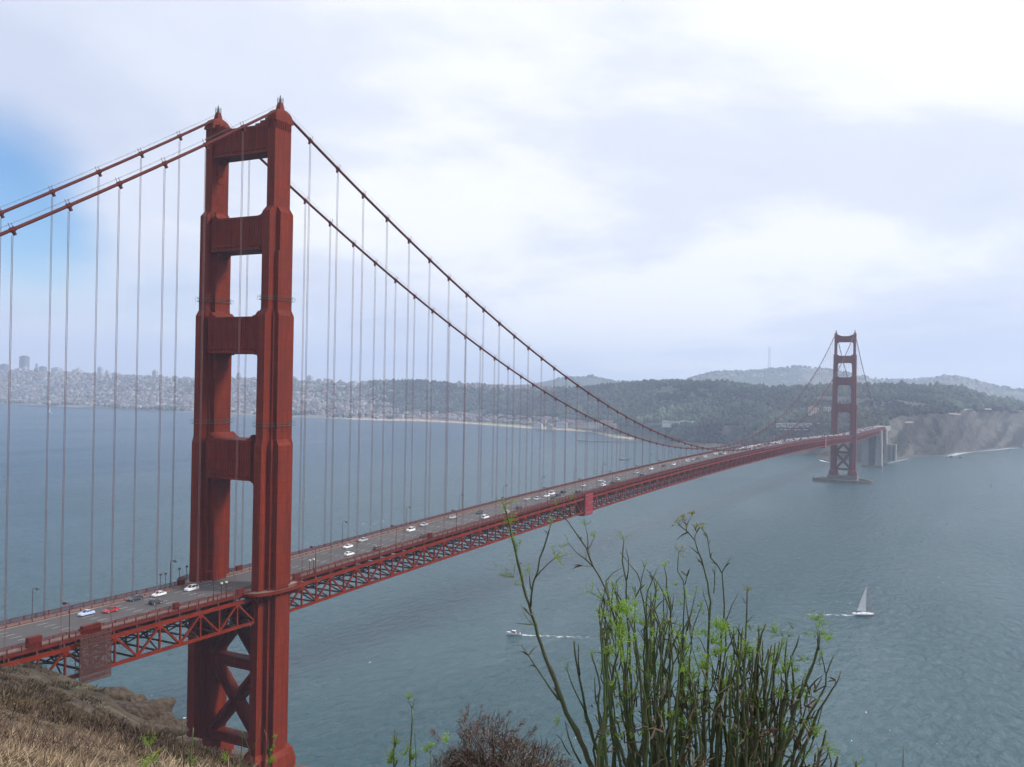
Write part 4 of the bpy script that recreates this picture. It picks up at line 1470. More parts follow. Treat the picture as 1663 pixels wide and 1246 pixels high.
def foam_strip(name, pts, widths, strength, label, z=0.06):
    """thin sheet of broken foam lying on the water; strength falls to the edges and along the tail"""
    pts = [np.array(p[:2]) for p in pts]
    rows = []
    for i, p in enumerate(pts):
        d = pts[min(i + 1, len(pts) - 1)] - pts[max(0, i - 1)]; d = d / np.linalg.norm(d)
        s = np.array([-d[1], d[0]])
        rows.append((p, s))
    V, cc, Fa = [], [], []
    prof = [(-1, 0.0), (-0.55, 0.8), (0, 1.0), (0.55, 0.8), (1, 0.0)]
    for (p, s), w, k in zip(rows, widths, strength):
        for u, q in prof:
            V.append((*(p + s * u * w), z)); cc.append([q * k] * 3)
    for i in range(len(pts) - 1):
        for j in range(4):
            a = i * 5 + j
            Fa.append((a, a + 1, a + 6, a + 5))
    o = link(name, np_mesh(name, V, Fa, M_FOAM, np.array(cc)))
    tag(o, label, 'foam', kind='stuff')
    return o


sp = [on_z(px, py, 0) for px, py in ((1422, 754), (1440, 753), (1463, 747.5), (1482, 743.5), (1508, 743), (1534, 742.5), (1545, 740), (1558, 736.5), (1580, 734), (1606, 731.8), (1637, 728.6), (1663, 727.4), (1720, 725))]
foam_strip('surf', sp, [6, 8, 8, 8, 7, 8, 14, 16, 14, 12, 12, 12, 10], [.4, .42, .5, .34, .2, .3, .55, .6, .42, .5, .56, .45, .3], 'white surf breaking along the foot of the bluff')
sp = [on_z(px, py, 0) for px, py in ((1332, 746.5), (1336, 749), (1346, 751), (1362, 752.5))]
foam_strip('surf', sp, [5, 7, 6, 4], [.6, .7, .6, .4], 'white surf on the rocky spit behind the far tower')

M_ROCK = material('wet_rock', (0.07, 0.065, 0.06), 0.8, var=0.3, vscale=0.3)


def rock(px, py, r, h, label):
    P = on_z(px, py, 0)
    V, Fa = ico(2)
    V = V * (1 + 0.35 * (RNG.random((len(V), 1)) - 0.5))
    V = V * np.array([r, r * 0.8, h])
    o = link('sea_rock', np_mesh('sea_rock', V, Fa, M_ROCK), loc=(P[0], P[1], 0))
    tag(o, label, 'rock', 'rocks in the surf')


rock(1545, 743, 6, 4.5, 'largest dark rock breaking the surf off the bluff')
rock(1539, 744, 3, 2, 'small low rock beside the largest surf rock')
rock(1561, 743.5, 5, 2.5, 'flat dark rock alone just off the surf line')
rock(1567, 732.5, 5, 6, 'rock close in at the foot of the bluff')
rock(1641, 730.5, 5, 3, 'dark rock off the bluff at the edge of the picture')
rock(1659, 727.5, 9, 8, 'tall dark headland rock at the picture edge')
rock(1340, 747.5, 9, 4, 'low rocky spit behind the far tower')
rock(1350, 749, 12, 3, 'flat rocks next to the spit behind the far tower')
# ------------------------------------------------------------------ things on the bridge: lamps, cars, maintenance gear
def on_road(px, py):
    z = 72.0
    for _ in range(60):
        P = on_z(px, py, z); z = 0.5 * z + 0.5 * zr(P[1])
    return P


lp = MB()
lp.tube([(0, 0, 0), (0, 0, 0.9), (0, 0, 1.0), (0, 0, 8.0)], [0.2, 0.18, 0.12, 0.09], 6)
LAMP_POST = lp.mesh('post', M_IRON)
LAMP_POST_R = LAMP_POST.copy(); LAMP_POST_R.materials[0] = M_RAIL
la = MB()
la.tube([(0, 0, 7.6), (0.15, 0, 8.3), (0.6, 0, 8.75), (1.3, 0, 8.85), (2.0, 0, 8.8)], 0.075, 5)
LAMP_ARM = la.mesh('arm', M_IRON)
LAMP_ARM_R = LAMP_ARM.copy(); LAMP_ARM_R.materials[0] = M_RAIL
ll = MB()
ll.loft([[(1.75 + a, b, z) for a, b in ((-.1 * k, -.35 * k), (.75 * k, -.35 * k), (.75 * k, .35 * k), (-.1 * k, .35 * k))] for z, k in ((8.35, 0.7), (8.5, 1.0), (8.8, 0.9), (9.0, 0.4))])
LAMP_HEAD = ll.mesh('lantern', M_IRON)
LAMP_HEAD_R = LAMP_HEAD.copy(); LAMP_HEAD_R.materials[0] = M_RAIL
names_e = {-66.8: 'dark street lamp on the far rail, nearest the picture edge', -18.0: 'dark street lamp on the far rail just before the near tower', 71.0: 'dark street lamp on the far rail, first beyond the near tower',
           116.5: 'dark street lamp on the far rail, second beyond the near tower', 162.0: 'dark street lamp on the far rail, third beyond the near tower', 208.0: 'dark street lamp on the far rail, fourth beyond the near tower'}


ORD = 'first second third fourth fifth sixth seventh eighth ninth tenth eleventh twelfth thirteenth fourteenth fifteenth sixteenth seventeenth eighteenth nineteenth twentieth twenty-first twenty-second twenty-third twenty-fourth twenty-fifth twenty-sixth'.split()


def lamp(x, y, label, group, red):
    t = empty('street_lamp', (x, y, zr(y) + 0.18), 0 if x < 0 else PI)
    tag(t, label, 'street lamp', group)
    link('post', LAMP_POST_R if red else LAMP_POST, t); link('arm', LAMP_ARM_R if red else LAMP_ARM, t); link('lantern', LAMP_HEAD_R if red else LAMP_HEAD, t)


for k in range(27):
    y = 71.0 + 45.9 * k if k < 25 else [-66.8, -18.0][k - 25]
    lab = names_e.get(y) or next((v for q, v in names_e.items() if abs(q - y) < 2), None) or '%s dark street lamp past the near tower along the far rail' % ORD[k]
    lamp(-12.7, y, lab, 'street lamps along the east rail', False)
nw = {-74.0: 'reddish street lamp on the near rail by the scaffold cage', -24.0: 'reddish street lamp on the near rail just before the near tower', 24.0: 'reddish street lamp on the near rail just past the near tower', 73.0: 'reddish street lamp on the near rail, second past the near tower', 118.9: 'reddish street lamp on the near rail, third past the near tower'}
for k in range(27):
    y = 73.0 + 45.9 * k if k < 24 else [-74.0, -24.0, 24.0][k - 24]
    lab = next((v for q, v in nw.items() if abs(q - y) < 2), '%s reddish street lamp past the near tower along the near rail' % ORD[min(k + 1, 25)])
    lamp(12.3, y, lab, 'street lamps along the west rail', True)


# ---- cars
def car_meshes(style):
    """lofted side profile (x forward): returns body, glass house, wheel meshes"""
    L, W, H = {'sedan': (4.7, 1.8, 1.42), 'suv': (4.8, 1.9, 1.78), 'hatch': (4.2, 1.75, 1.5), 'van': (5.2, 2.0, 2.1)}[style]
    if style == 'sedan':
        low = [(-2.35, .55), (-2.3, .85), (-1.5, .97), (-.2, .95), (.9, .93), (1.9, .8), (2.3, .62), (2.35, .42)]
        cab = [(-1.75, .95), (-1.0, 1.38), (0.1, 1.42), (1.05, .93)]
    elif style == 'suv':
        low = [(-2.4, .6), (-2.35, 1.05), (-1.5, 1.1), (0, 1.08), (1.1, 1.05), (2.1, .95), (2.37, .75), (2.4, .5)]
        cab = [(-2.25, 1.06), (-1.95, 1.68), (0.3, 1.76), (1.2, 1.04)]
    elif style == 'hatch':
        low = [(-2.1, .55), (-2.05, .95), (-1.4, 1.0), (0, .98), (1.0, .95), (1.8, .82), (2.05, .65), (2.1, .42)]
        cab = [(-1.95, .96), (-1.4, 1.42), (0.1, 1.5), (1.1, .94)]
    else:
        low = [(-2.6, .6), (-2.58, 1.15), (-1.5, 1.2), (0, 1.2), (1.5, 1.15), (2.2, 1.0), (2.58, .8), (2.6, .5)]
        cab = [(-2.55, 1.16), (-2.4, 2.0), (0.9, 2.1), (1.8, 1.14)]
    b = MB()
    rings = []
    for x, z in low:
        k = 0.88 if abs(x) > L * 0.47 else 1.0
        w = W / 2 * k
        rings.append([(x, -w, .28), (x, w, .28), (x, w, z * .72), (x, w * .93, z), (x, -w * .93, z), (x, -w, z * .72)])
    b.loft(rings)
    # roof skin and pillars
    (x0, z0), (x1, z1), (x2, z2), (x3, z3) = cab
    wr, wb = W / 2 * .74, W / 2 * .92
    b.loft([[(x1, -wr, z1 - .03), (x1, wr, z1 - .03), (x1, wr, z1 + .03), (x1, -wr, z1 + .03)], [((x1 + x2) / 2, -wr, max(z1, z2) + .0), ((x1 + x2) / 2, wr, max(z1, z2)), ((x1 + x2) / 2, wr, max(z1, z2) + .06), ((x1 + x2) / 2, -wr, max(z1, z2) + .06)],
            [(x2, -wr, z2 - .03), (x2, wr, z2 - .03), (x2, wr, z2 + .03), (x2, -wr, z2 + .03)]])
    for s in (-1, 1):
        b.beam((x0, s * wb, z0), (x1, s * wr, z1), .12, .12); b.beam((x3, s * wb, z3), (x2, s * wr, z2), .09, .09)
        b.beam(((x1 + x2) / 2, s * wb * 1.0, z0), ((x1 + x2) / 2, s * wr * 1.0, max(z1, z2)), .1, .05)
    g = MB()
    i = .03
    g.loft([[(x0 + i, -wb + .04, z0), (x3 - i, -wb + .04, z3), (x3 - i, wb - .04, z3), (x0 + i, wb - .04, z0)], [(x1 + i, -wr + .03, z1 - .02), (x2 - i, -wr + .03, z2 - .02), (x2 - i, wr - .03, z2 - .02), (x1 + i, wr - .03, z1 - .02)]])
    wh = MB()
    wh.tube([(0, -.1, 0), (0, .1, 0)], .32, 12)
    lt = MB()
    lt.box(L / 2 - .1, L / 2 + .0, -.18, .18, .5, .66)
    return b, g, wh, lt, (L, W)


CARM = {}
PAINT = {'white': material('car_paint_white', (0.75, 0.75, 0.77), 0.25), 'silver': material('car_paint_silver', (0.45, 0.47, 0.5), 0.28, metal=0.3), 'dark': material('car_paint_dark', (0.035, 0.045, 0.06), 0.2),
         'red': material('car_paint_red', (0.35, 0.02, 0.02), 0.25), 'blue': material('car_paint_pale_blue', (0.45, 0.52, 0.75), 0.25), 'brown': material('car_paint_brown', (0.10, 0.06, 0.045), 0.3)}
M_TAIL = material('tail_lamp', (0.4, 0.02, 0.02), 0.3)


_rb = MB(); _rb.tube([(0, -.108, 0), (0, .108, 0)], .2, 10)
RIM = _rb.mesh('rim', PAINT['silver'])


def car(px, py, colr, style, label, group='cars driving on the near half of the bridge', xy=None, detail=True):
    if xy is None:
        P = on_road(px, py); x, y = P[0], P[1]
        x = max(-8.2, min(8.2, x))
    else:
        x, y = xy
    key = (style, colr)
    if key not in CARM:
        b, g, wh, lt, dim = car_meshes(style)
        one = MB()
        for src, mi in ((b, 0), (g, 1), (wh, 2)):
            if mi < 2:
                one.add(src.v, src.f, mi)
        for sx in (-1, 1):
            for sy in (-1, 1):
                one.add([(p[0] + sx * dim[0] * .3, p[1] + sy * dim[1] * .44, p[2] + .32) for p in wh.v], wh.f, 2)
        CARM[key] = (b.mesh('body', PAINT[colr]), g.mesh('windows', M_GLASS), wh.mesh('wheel', M_RUBBER), lt.mesh('headlight', M_LAMP), one.mesh('car', [PAINT[colr], M_GLASS, M_RUBBER]), dim)
    b, g, wh, lt, one, dim = CARM[key]
    rz = PI / 2 if x > 0 else -PI / 2            # drive on the right: southbound on the west half
    pitch = math.atan((zr(y + 1) - zr(y - 1)) / 2) * (1 if x > 0 else -1)
    if not detail:
        o = link('car', one, loc=(x, y, zr(y) + 0.005)); o.rotation_euler = (0, -pitch, rz)
        return tag(o, label, 'car', group)
    t = empty('car', (x, y, zr(y) + 0.005), rz); t.rotation_euler = (0, -pitch, rz)
    tag(t, label, 'car', group)
    link('body', b, t); link('windows', g, t)
    for sx in (-1, 1):
        for sy in (-1, 1):
            wo = link('wheel', wh, t, loc=(sx * dim[0] * .3, sy * dim[1] * .44, .32))
            link('rim', RIM, wo)
    for sy in (-1, 1):
        link('headlight', lt, t, loc=(0, sy * dim[1] * .3, 0))
    return t


NEAR_CARS = [
    (140, 999, 'blue', 'sedan', 'pale blue-white saloon car nearest the picture edge on the deck'),
    (180, 994, 'red', 'sedan', 'red saloon car on the deck before the near tower'),
    (215, 974, 'dark', 'sedan', 'dark grey saloon in the far lane before the near tower'),
    (258, 968, 'white', 'sedan', 'white saloon car between a dark car and a white wagon'),
    (253, 981, 'dark', 'hatch', 'small black car below the white saloon before the tower'),
    (311, 959, 'white', 'suv', 'white wagon closest to the near tower foot'),
    (565, 890, 'white', 'sedan', 'white car, upper of two side by side past the near tower'),
    (567, 902, 'white', 'sedan', 'white car, lower of two side by side past the near tower'),
    (587, 879, 'silver', 'sedan', 'silver car in the far lane ahead of two white cars'),
    (613, 893, 'brown', 'hatch', 'dull brown car against the near kerb past the tower'),
    (667, 863, 'white', 'suv', 'white off-roader alone in the middle of the deck'),
    (688.5, 854, 'silver', 'sedan', 'silver saloon just ahead of the white off-roader'),
    (735, 842, 'silver', 'sedan', 'silver car by the far kerb under a lamp'),
    (693, 873, 'brown', 'sedan', 'brownish car mostly hidden by the near railing'),
    (779, 834, 'dark', 'sedan', 'dark grey car by the far kerb before the bend of stems'),
    (788, 842, 'white', 'suv', 'white car driving alone left of the tallest stem'),
    (825, 834, 'white', 'hatch', 'white car half behind the tip of the leaning stem'),
    (843, 826, 'dark', 'sedan', 'black car in the near lanes right of the leaning stem'),
    (856, 812, 'silver', 'sedan', 'silver car in the far lanes, last of the small cluster'),
    (872, 812, 'silver', 'suv', 'silver wagon in the middle of the traffic cluster'),
    (888, 807, 'white', 'sedan', 'white saloon in the traffic cluster before the red hanging panel'),
    (896, 803.5, 'white', 'van', 'white van at the back of the traffic cluster'),
    (899, 810, 'dark', 'sedan', 'dark car lowest in the traffic cluster'),
    (907, 806, 'dark', 'hatch', 'dark hatchback right in the traffic cluster'),
    (915, 801, 'dark', 'suv', 'dark off-roader leading the traffic cluster'),
    (939, 801, 'dark', 'suv', 'dark car directly above the red hanging panel'),
]
for c in NEAR_CARS:
    car(*c)
MID = [(948, 790, 'silver'), (974.6, 782, 'silver'), (980.6, 784, 'silver'), (980, 789.6, 'white'), (1003, 780, 'silver'), (995, 785.5, 'dark'), (1008, 785, 'brown'), (1034.7, 768.7, 'silver'), (1042.6, 773.5, 'dark'), (1057.5, 762.7, 'white'),
       (1078, 758, 'dark'), (1094, 755.4, 'white'), (1116.5, 748.7, 'white'), (1118, 750, 'silver'), (1125, 747, 'silver'), (1133, 746, 'dark'), (1145, 742, 'white'), (1147, 743.5, 'silver'), (1161, 737.4, 'white'), (1163, 738.4, 'white'), (1170.6, 738.6, 'dark'), (1177, 738, 'white')]
for px, py, cl in MID:
    car(px, py, cl, random.choice(['sedan', 'suv', 'hatch']), {'white': 'tiny white car', 'silver': 'tiny silver car', 'dark': 'tiny dark car', 'brown': 'tiny brown car'}[cl] + ' on the middle of the span past the hanging panel', 'cars on the middle of the span', detail=False)
lane_y = {}
for lane in (-7.7, -4.6, -1.5):
    y = 640 + random.uniform(0, 15)
    while y < 1640:
        cl = random.choice(['white'] * 4 + ['silver'] * 3 + ['dark'] * 2 + ['red'])
        car(0, 0, cl, random.choice(['sedan', 'suv', 'hatch', 'van']), 'speck-sized %s car queueing %s, %s lane' % (cl, 'before the far tower' if y < 1000 else 'close to the far tower' if y < 1280 else 'beyond the far tower', {-7.7: 'outer', -4.6: 'second', -1.5: 'third'}[lane]), 'cars queueing towards the far tower', xy=(lane, y), detail=False)
        y += random.uniform(11, 34)
for lane in (1.5, 4.6, 7.7):
    y = 660 + random.uniform(0, 40)
    while y < 1640:
        cl = random.choice(['white', 'white', 'silver', 'dark'])
        car(0, 0, cl, random.choice(['sedan', 'suv', 'hatch']), 'speck-sized %s car driving away %s, %s lane' % (cl, 'past mid-span' if y < 1000 else 'close to the far tower' if y < 1280 else 'beyond the far tower', {7.7: 'kerb', 4.6: 'middle', 1.5: 'inner'}[lane]), 'southbound cars near the far tower', xy=(lane, y), detail=False)
        y += random.uniform(45, 120)

# ---- maintenance travellers hung on the west truss
M_REDPANEL = material('red_panel_paint', (0.24, 0.012, 0.018), 0.5, var=0.1, vscale=1)


def traveller(y0, y1, label):
    t = empty('maintenance_traveller', (0, 0, 0)); tag(t, label, 'traveller')
    ym = (y0 + y1) / 2
    z0, z1 = zb(ym) - 1.6, zt(ym) + 2.6
    n = 9
    for k in range(n):
        a = z0 + (z1 - z0) * k / n
        b = MB(); b.box(14.5, 14.95, y0, y1, a + 0.05, a + (z1 - z0) / n - 0.28); b.build('panel_board', M_REDPANEL, t)
    b = MB()
    for y in (y0, y1):
        b.box(14.15, 14.45, y - .2, y + .2, z0, z1); b.box(-14.4, 14.14, y - .25, y + .25, z0 - .5, z0)
    for x in (14.3, 0, -14.3):
        b.beam((x, y0, z0 - .25), (x, y1, z0 - .25), .3, .3)
    b.build('frame', M_DARKSTEEL, t)
    b = MB(); b.box(9, 14.1, y0 - .35, y0 - .26, z0, z1 - 2.5); b.build('end_screen', M_DARKSTEEL, t)


traveller(255.2, 266.0, 'bright red louvred maintenance panel hung on the side of the truss')
traveller(1030.0, 1040.5, 'distant reddish maintenance panel hung on the truss near the far tower')

sc = empty('scaffold_cage', (0, 0, 0))
tag(sc, 'brown mesh scaffold cage hung over the truss before the near tower', 'scaffold')
ya, yb, za, zc_ = -73.8, -64.2, 59.4, 71.2
for x in (14.6, 16.2):
    for k in range(6):
        y = ya + (yb - ya) * k / 5
        MB().tube([(x, y, za), (x, y, zc_)], 0.1, 5).build('upright', M_DARKSTEEL, sc)
    for k in range(9):
        z = za + (zc_ - za) * k / 8
        MB().tube([(x, ya, z), (x, yb, z)], 0.08, 5).build('ledger', M_DARKSTEEL, sc)
for k in range(4):
    z = za + (zc_ - za) * (k + .2) / 4
    b = MB(); b.box(14.75, 16.05, ya, yb, z, z + 0.12); b.build('platform_board', M_PIER, sc)
nb = MB()
for k in range(40):
    y = ya + (yb - ya) * k / 39
    nb.box(16.3, 16.33, y - .05, y + .05, za, zc_)
for k in range(34):
    z = za + (zc_ - za) * k / 33
    nb.box(16.335, 16.36, ya, yb, z - .05, z + .05)
nb.build('debris_net', material('brown_net', (0.075, 0.022, 0.016), 0.8), sc, kind='stuff')


def cabinet(x, y, w, l, h, label, mat=None):
    t = empty('equipment_cabinet', (x, y, zr(y) + .18)); tag(t, label, 'cabinet', 'red equipment cabinets along the near rail')
    b = MB(); b.box(-w / 2, w / 2, -l / 2, l / 2, 0, h); b.build('cabinet_box', mat or M_STEEL2, t)
    b = MB(); b.box(-w / 2 - .1, w / 2 + .1, -l / 2 - .1, l / 2 + .1, h + .002, h + .15); b.build('lid', M_RAIL, t)
    for s in (-1, 1):
        b = MB(); b.box(w / 2 + .003, w / 2 + .05, s * l * .25 - l * .2, s * l * .25 + l * .2, .15, h - .15); b.build('door', M_RAIL, t)


cabinet(12.2, -84, 1.4, 3.6, 2.4, 'big orange-red cabinet on the near rail by the picture edge')
cabinet(12.2, -67.5, 1.2, 5.5, 1.9, 'long orange-red cabinet above the scaffold cage')
cabinet(11.6, -38, 1.0, 1.6, 1.8, 'small orange-red cabinet between the scaffold and the tower')
cabinet(12.0, 98, 1.0, 2.2, 2.0, 'red cabinet on the near rail beyond the near tower')
# slim twin signal posts on the sidewalks
for i, (x, y, lab) in enumerate(((12.6, -21, 'pair-forming slim red post left of the near tower on the near walk'), (12.6, -19, 'slim red post closest to the near tower on the near walk'), (12.6, 20.5, 'slim red post just past the near tower on the near walk'), (12.6, 22.5, 'second slim red post past the near tower on the near walk'),
                                (-12.6, -22, 'slim dark post on the far walk beside the lamp'), (-12.6, -20, 'slim dark post on the far walk right of the lamp'), (-15, -12, 'dark post on the far balcony corner'), (-16, -8, 'second dark post on the far balcony by the leg'))):
    t = empty('signal_post', (x, y, zr(y) + .15)); tag(t, lab, 'post')
    MB().tube([(0, 0, 0), (0, 0, 4.6)], .1, 6).build('post', M_RAIL if x > 0 else M_IRON, t)
    b = MB(); b.box(-.3, .3, -.3, .3, 4.6, 5.1); b.build('head', M_LAMP if x > 0 else M_IRON, t)

# ------------------------------------------------------------------ boats
M_SAIL = material('sailcloth', (0.72, 0.74, 0.76), 0.8, trans=0.25)
M_HULL = material('hull_white', (0.75, 0.75, 0.78), 0.3)
M_HULLP = material('hull_purple', (0.16, 0.10, 0.2), 0.4)
M_SAILRED = material('sail_strip_red', (0.55, 0.2, 0.2), 0.7)


def hull_mesh(L, W, H, mats):
    b = MB(); rings = []
    for t in np.linspace(0, 1, 11):
        x = -L / 2 + L * t
        w = W / 2 * (0.75 + 0.25 * math.sin(min(1, t * 1.6) * PI / 2)) * (1 - max(0, (t - .55) / .45) ** 1.8)
        w = max(w, .03)
        h = H * (1 + .35 * max(0, t - .5) ** 1.3)
        rings.append([(x, -w * .55, -.3), (x, w * .55, -.3), (x, w * .92, h * .45), (x, w, h), (x, -w, h), (x, -w * .92, h * .45)])
    b.loft(rings)
    for i, f in enumerate(b.f):
        zc = np.mean([b.v[k][2] for k in f])
        if zc < H * .28 and len(f) == 4: b.m[i] = 1
    return b.mesh('hull', mats, False)


def sailboat():
    P = on_z(1402, 999.5, 0)
    ang = math.atan2(RT[1], RT[0]) + 0.05
    t = empty('sailboat', (P[0], P[1], 0), ang); t.rotation_euler = (math.radians(4), 0, ang)
    tag(t, 'white sloop under one tall sail crossing the open water', 'sailboat')
    link('hull', hull_mesh(13.2, 3.7, 1.35, [M_HULL, M_HULLP]), t)
    b = MB(); b.loft([[(-1.5, -1.1, 1.36), (3.0, -.9, 1.5), (3.0, .9, 1.5), (-1.5, 1.1, 1.36)], [(-1.2, -.8, 1.95), (2.2, -.6, 1.95), (2.2, .6, 1.95), (-1.2, .8, 1.95)]]); b.build('cabin', M_HULL, t)
    MB().tube([(1.6, 0, 1.3), (1.6, 0, 19.3)], .11, 6).build('mast', M_TOWERG, t)
    MB().tube([(1.5, 0, 2.6), (-3.9, .5, 2.5)], .1, 6).build('boom', M_TOWERG, t)
    V, Fa = [], []
    for i in range(13):
        u = i / 12
        for j in range(7):
            v = j / 6
            ch = 5.2 * (1 - u) ** 0.85 + .12
            V.append((1.45 - ch * v, .55 * math.sin(v * PI * .7) * (1 - u * .5), 2.75 + 15.6 * u))
    for i in range(12):
        for j in range(6):
            a = i * 7 + j; Fa.append((a, a + 1, a + 8, a + 7))
    link('mainsail', np_mesh('mainsail', V, Fa, M_SAIL, None, True), t)
    b = MB(); b.tube([(-6.4, 0, 1.5), (1.55, 0, 19.0)], .05, 4); b.tube([(1.4, 1.7, 1.4), (1.6, 0, 15)], .05, 4); b.tube([(1.4, -1.7, 1.4), (1.6, 0, 15)], .05, 4); b.build('rigging', M_IRON, t)
    b = MB(); b.tube([(6.3, 0, 1.7), (1.75, 0, 18.3)], .13, 5); b.build('furled_jib', M_SAILRED, t)
    for k, (x, y) in enumerate(((-3.6, .4), (-4.7, -.3))):
        c = MB(); c.tube([(0, 0, 0), (0, 0, .3), (0, 0, .75), (0, 0, .85), (0, 0, 1.0), (0, 0, 1.12)], [.2, .26, .24, .1, .13, .05], 7)
        o = c.build('person', M_IRON, None, True)
        o.location = (t.matrix_world @ Vector((0, 0, 0)))[:]
        m = Matrix.Rotation(ang, 4, 'Z')
        q = m @ Vector((x, y, 1.25)); o.location = (P[0] + q.x, P[1] + q.y, 1.25)
        tag(o, ['person in dark clothes seated nearer the mast of the sloop', 'person in dark clothes seated at the stern of the sloop'][k], 'person')
    d = np.array([math.cos(ang), math.sin(ang)]); s = np.array([-d[1], d[0]])
    base = P[:2]
    for off, ph, lab in ((.8, 0, 'broken white wake astern of the sloop, upper streak'), (-1.6, 1, 'broken white wake astern of the sloop, lower streak')):
        pts = [base - d * (5.5 + q) + s * (off + .05 * q) for q in (0, 4, 9, 15, 22, 30, 38)]
        foam_strip('wake', pts, [1.2, 1.5, 1.8, 2.1, 2.4, 2.7, 3.0], [.55, .5, .46, .44, .42, .38, .25], lab, z=.09)


sailboat()


def motorboat():
    P = on_z(834, 1031, 0)
    ang = math.atan2(RT[1], RT[0]) + PI - .1
    t = empty('motorboat', (P[0], P[1], 0), ang); t.rotation_euler = (0, math.radians(-4), ang)
    tag(t, 'small white cabin motorboat speeding with a long wake', 'motorboat')
    link('hull', hull_mesh(8.4, 2.9, 1.25, [M_HULL, M_HULL]), t)
    b = MB(); b.loft([[(-1.0, -1.0, 1.2), (1.6, -.8, 1.3), (1.6, .8, 1.3), (-1.0, 1.0, 1.2)], [(-.8, -.9, 2.15), (.7, -.75, 2.15), (.7, .75, 2.15), (-.8, .9, 2.15)]]); b.build('cabin_windows', M_GLASS, t)
    b = MB(); b.loft([[(-1.2, -1.05, 2.16), (1.1, -.85, 2.16), (1.1, .85, 2.16), (-1.2, 1.05, 2.16)], [(-1.1, -.9, 2.4), (.9, -.7, 2.4), (.9, .7, 2.4), (-1.1, .9, 2.4)]]); b.build('cabin_roof', M_HULL, t)
    b = MB(); b.box(-3.2, -1.6, -1.0, 1.0, 1.1, 1.5); b.build('cockpit', M_IRON, t)
    b = MB(); b.box(-4.6, -4.0, -.35, .35, .2, 1.6); b.build('outboard_engine', M_IRON, t)
    d = np.array([math.cos(ang), math.sin(ang)]); s = np.array([-d[1], d[0]])
    qs = (0, 3, 7, 12, 19, 27, 36, 46)
    foam_strip('wake', [P[:2] - d * (3.8 + q) + s * .0 for q in qs], [1.4, 2.0, 2.6, 3.2, 3.8, 4.2, 4.6, 4.8], [.75, .62, .52, .46, .42, .4, .38, .25], 'long white wake trailing the motorboat', z=.09)


motorboat()


def small_sail(px, py, L, h, label, colr):
    P = on_z(px, py, 0); t = empty('sailboat', (P[0], P[1], 0), .4); tag(t, label, 'sailboat')
    link('hull', hull_mesh(L, L * .28, 1.3, [colr, colr]), t)
    MB().tube([(.5, 0, 1), (.5, 0, h)], .15, 5).build('mast', M_TOWERG, t)
    return t


t = small_sail(1013, 747, 19, 21, 'distant two-masted boat with bare masts beyond the deck', M_PIER)
MB().tube([(-5, 0, 1), (-5, 0, 16)], .15, 5).build('mast', M_TOWERG, t)
b = MB(); b.box(-6, 2, -1.6, 1.6, 1.4, 3.0); b.build('cabin', M_CREAM, t)
t = small_sail(82, 671, 13, 26, 'tiny white sail far out on the left water', M_HULL)
b = MB(); b.loft([[(.3, -.1, 3), (-9, -.1, 3), (.3, -.1, 26)], [(.3, .1, 3), (-9, .1, 3), (.3, .1, 26)]]); b.build('mainsail', M_SAIL, t)

P = on_z(1610, 790, 0)
t = empty('channel_buoy', (P[0], P[1], 0)); tag(t, 'small dark channel buoy on the open water, far right', 'buoy')
MB().tube([(0, 0, -.5), (0, 0, .9)], 1.3, 10).build('float', M_IRON, t)
b = MB()
for k in range(4):
    a = k * PI / 2; b.tube([(1.0 * math.cos(a), 1.0 * math.sin(a), .9), (.3 * math.cos(a), .3 * math.sin(a), 4.2)], .12, 4)
b.box(-.45, .45, -.45, .45, 4.2, 5.2)
b.build('lattice', M_IRON, t)
# ------------------------------------------------------------------ plants on the near slope
def blades(P, Dr, Ln, Wd, bend, col):
    """tapered two-segment blades: base points P, directions Dr, lengths, widths, tip droop, colours"""
    n = len(P)
    Dr = Dr / np.linalg.norm(Dr, axis=1, keepdims=True)
    view = CAM[None] - P; view /= np.linalg.norm(view, axis=1, keepdims=True)
    rnd = RNG.standard_normal((n, 3)) * 0.6 + view
    S = np.cross(Dr, rnd); S /= np.linalg.norm(S, axis=1, keepdims=True) + 1e-9
    m = P + Dr * (Ln * 0.55)[:, None]
    side = RNG.standard_normal((n, 3)) * 0.25; side[:, 2] -= 0.6
    tip = P + Dr * Ln[:, None] + side * (Ln * bend)[:, None]
    m = m + side * (Ln * bend * 0.2)[:, None]
    h = (Wd / 2)[:, None]
    V = np.stack([P - S * h, P + S * h, m - S * h * 0.8, m + S * h * 0.8, tip], 1)
    i = (np.arange(n) * 5)[:, None]
    Fa = np.concatenate([i + np.array([[0, 1, 3]]), i + np.array([[0, 3, 2]]), i + np.array([[2, 3, 4]])], 0)
    cc = np.repeat(col[:, None, :], 5, 1)
    return V.reshape(-1, 3), Fa, cc.reshape(-1, 3)


M_GRASS = material('dry_grass_blade', (0.3, 0.24, 0.16), 0.9, attr='Col', spec=0.15)
M_TWIG = material('dry_twig', (0.1, 0.07, 0.06), 0.95, attr='Col', spec=0.1)


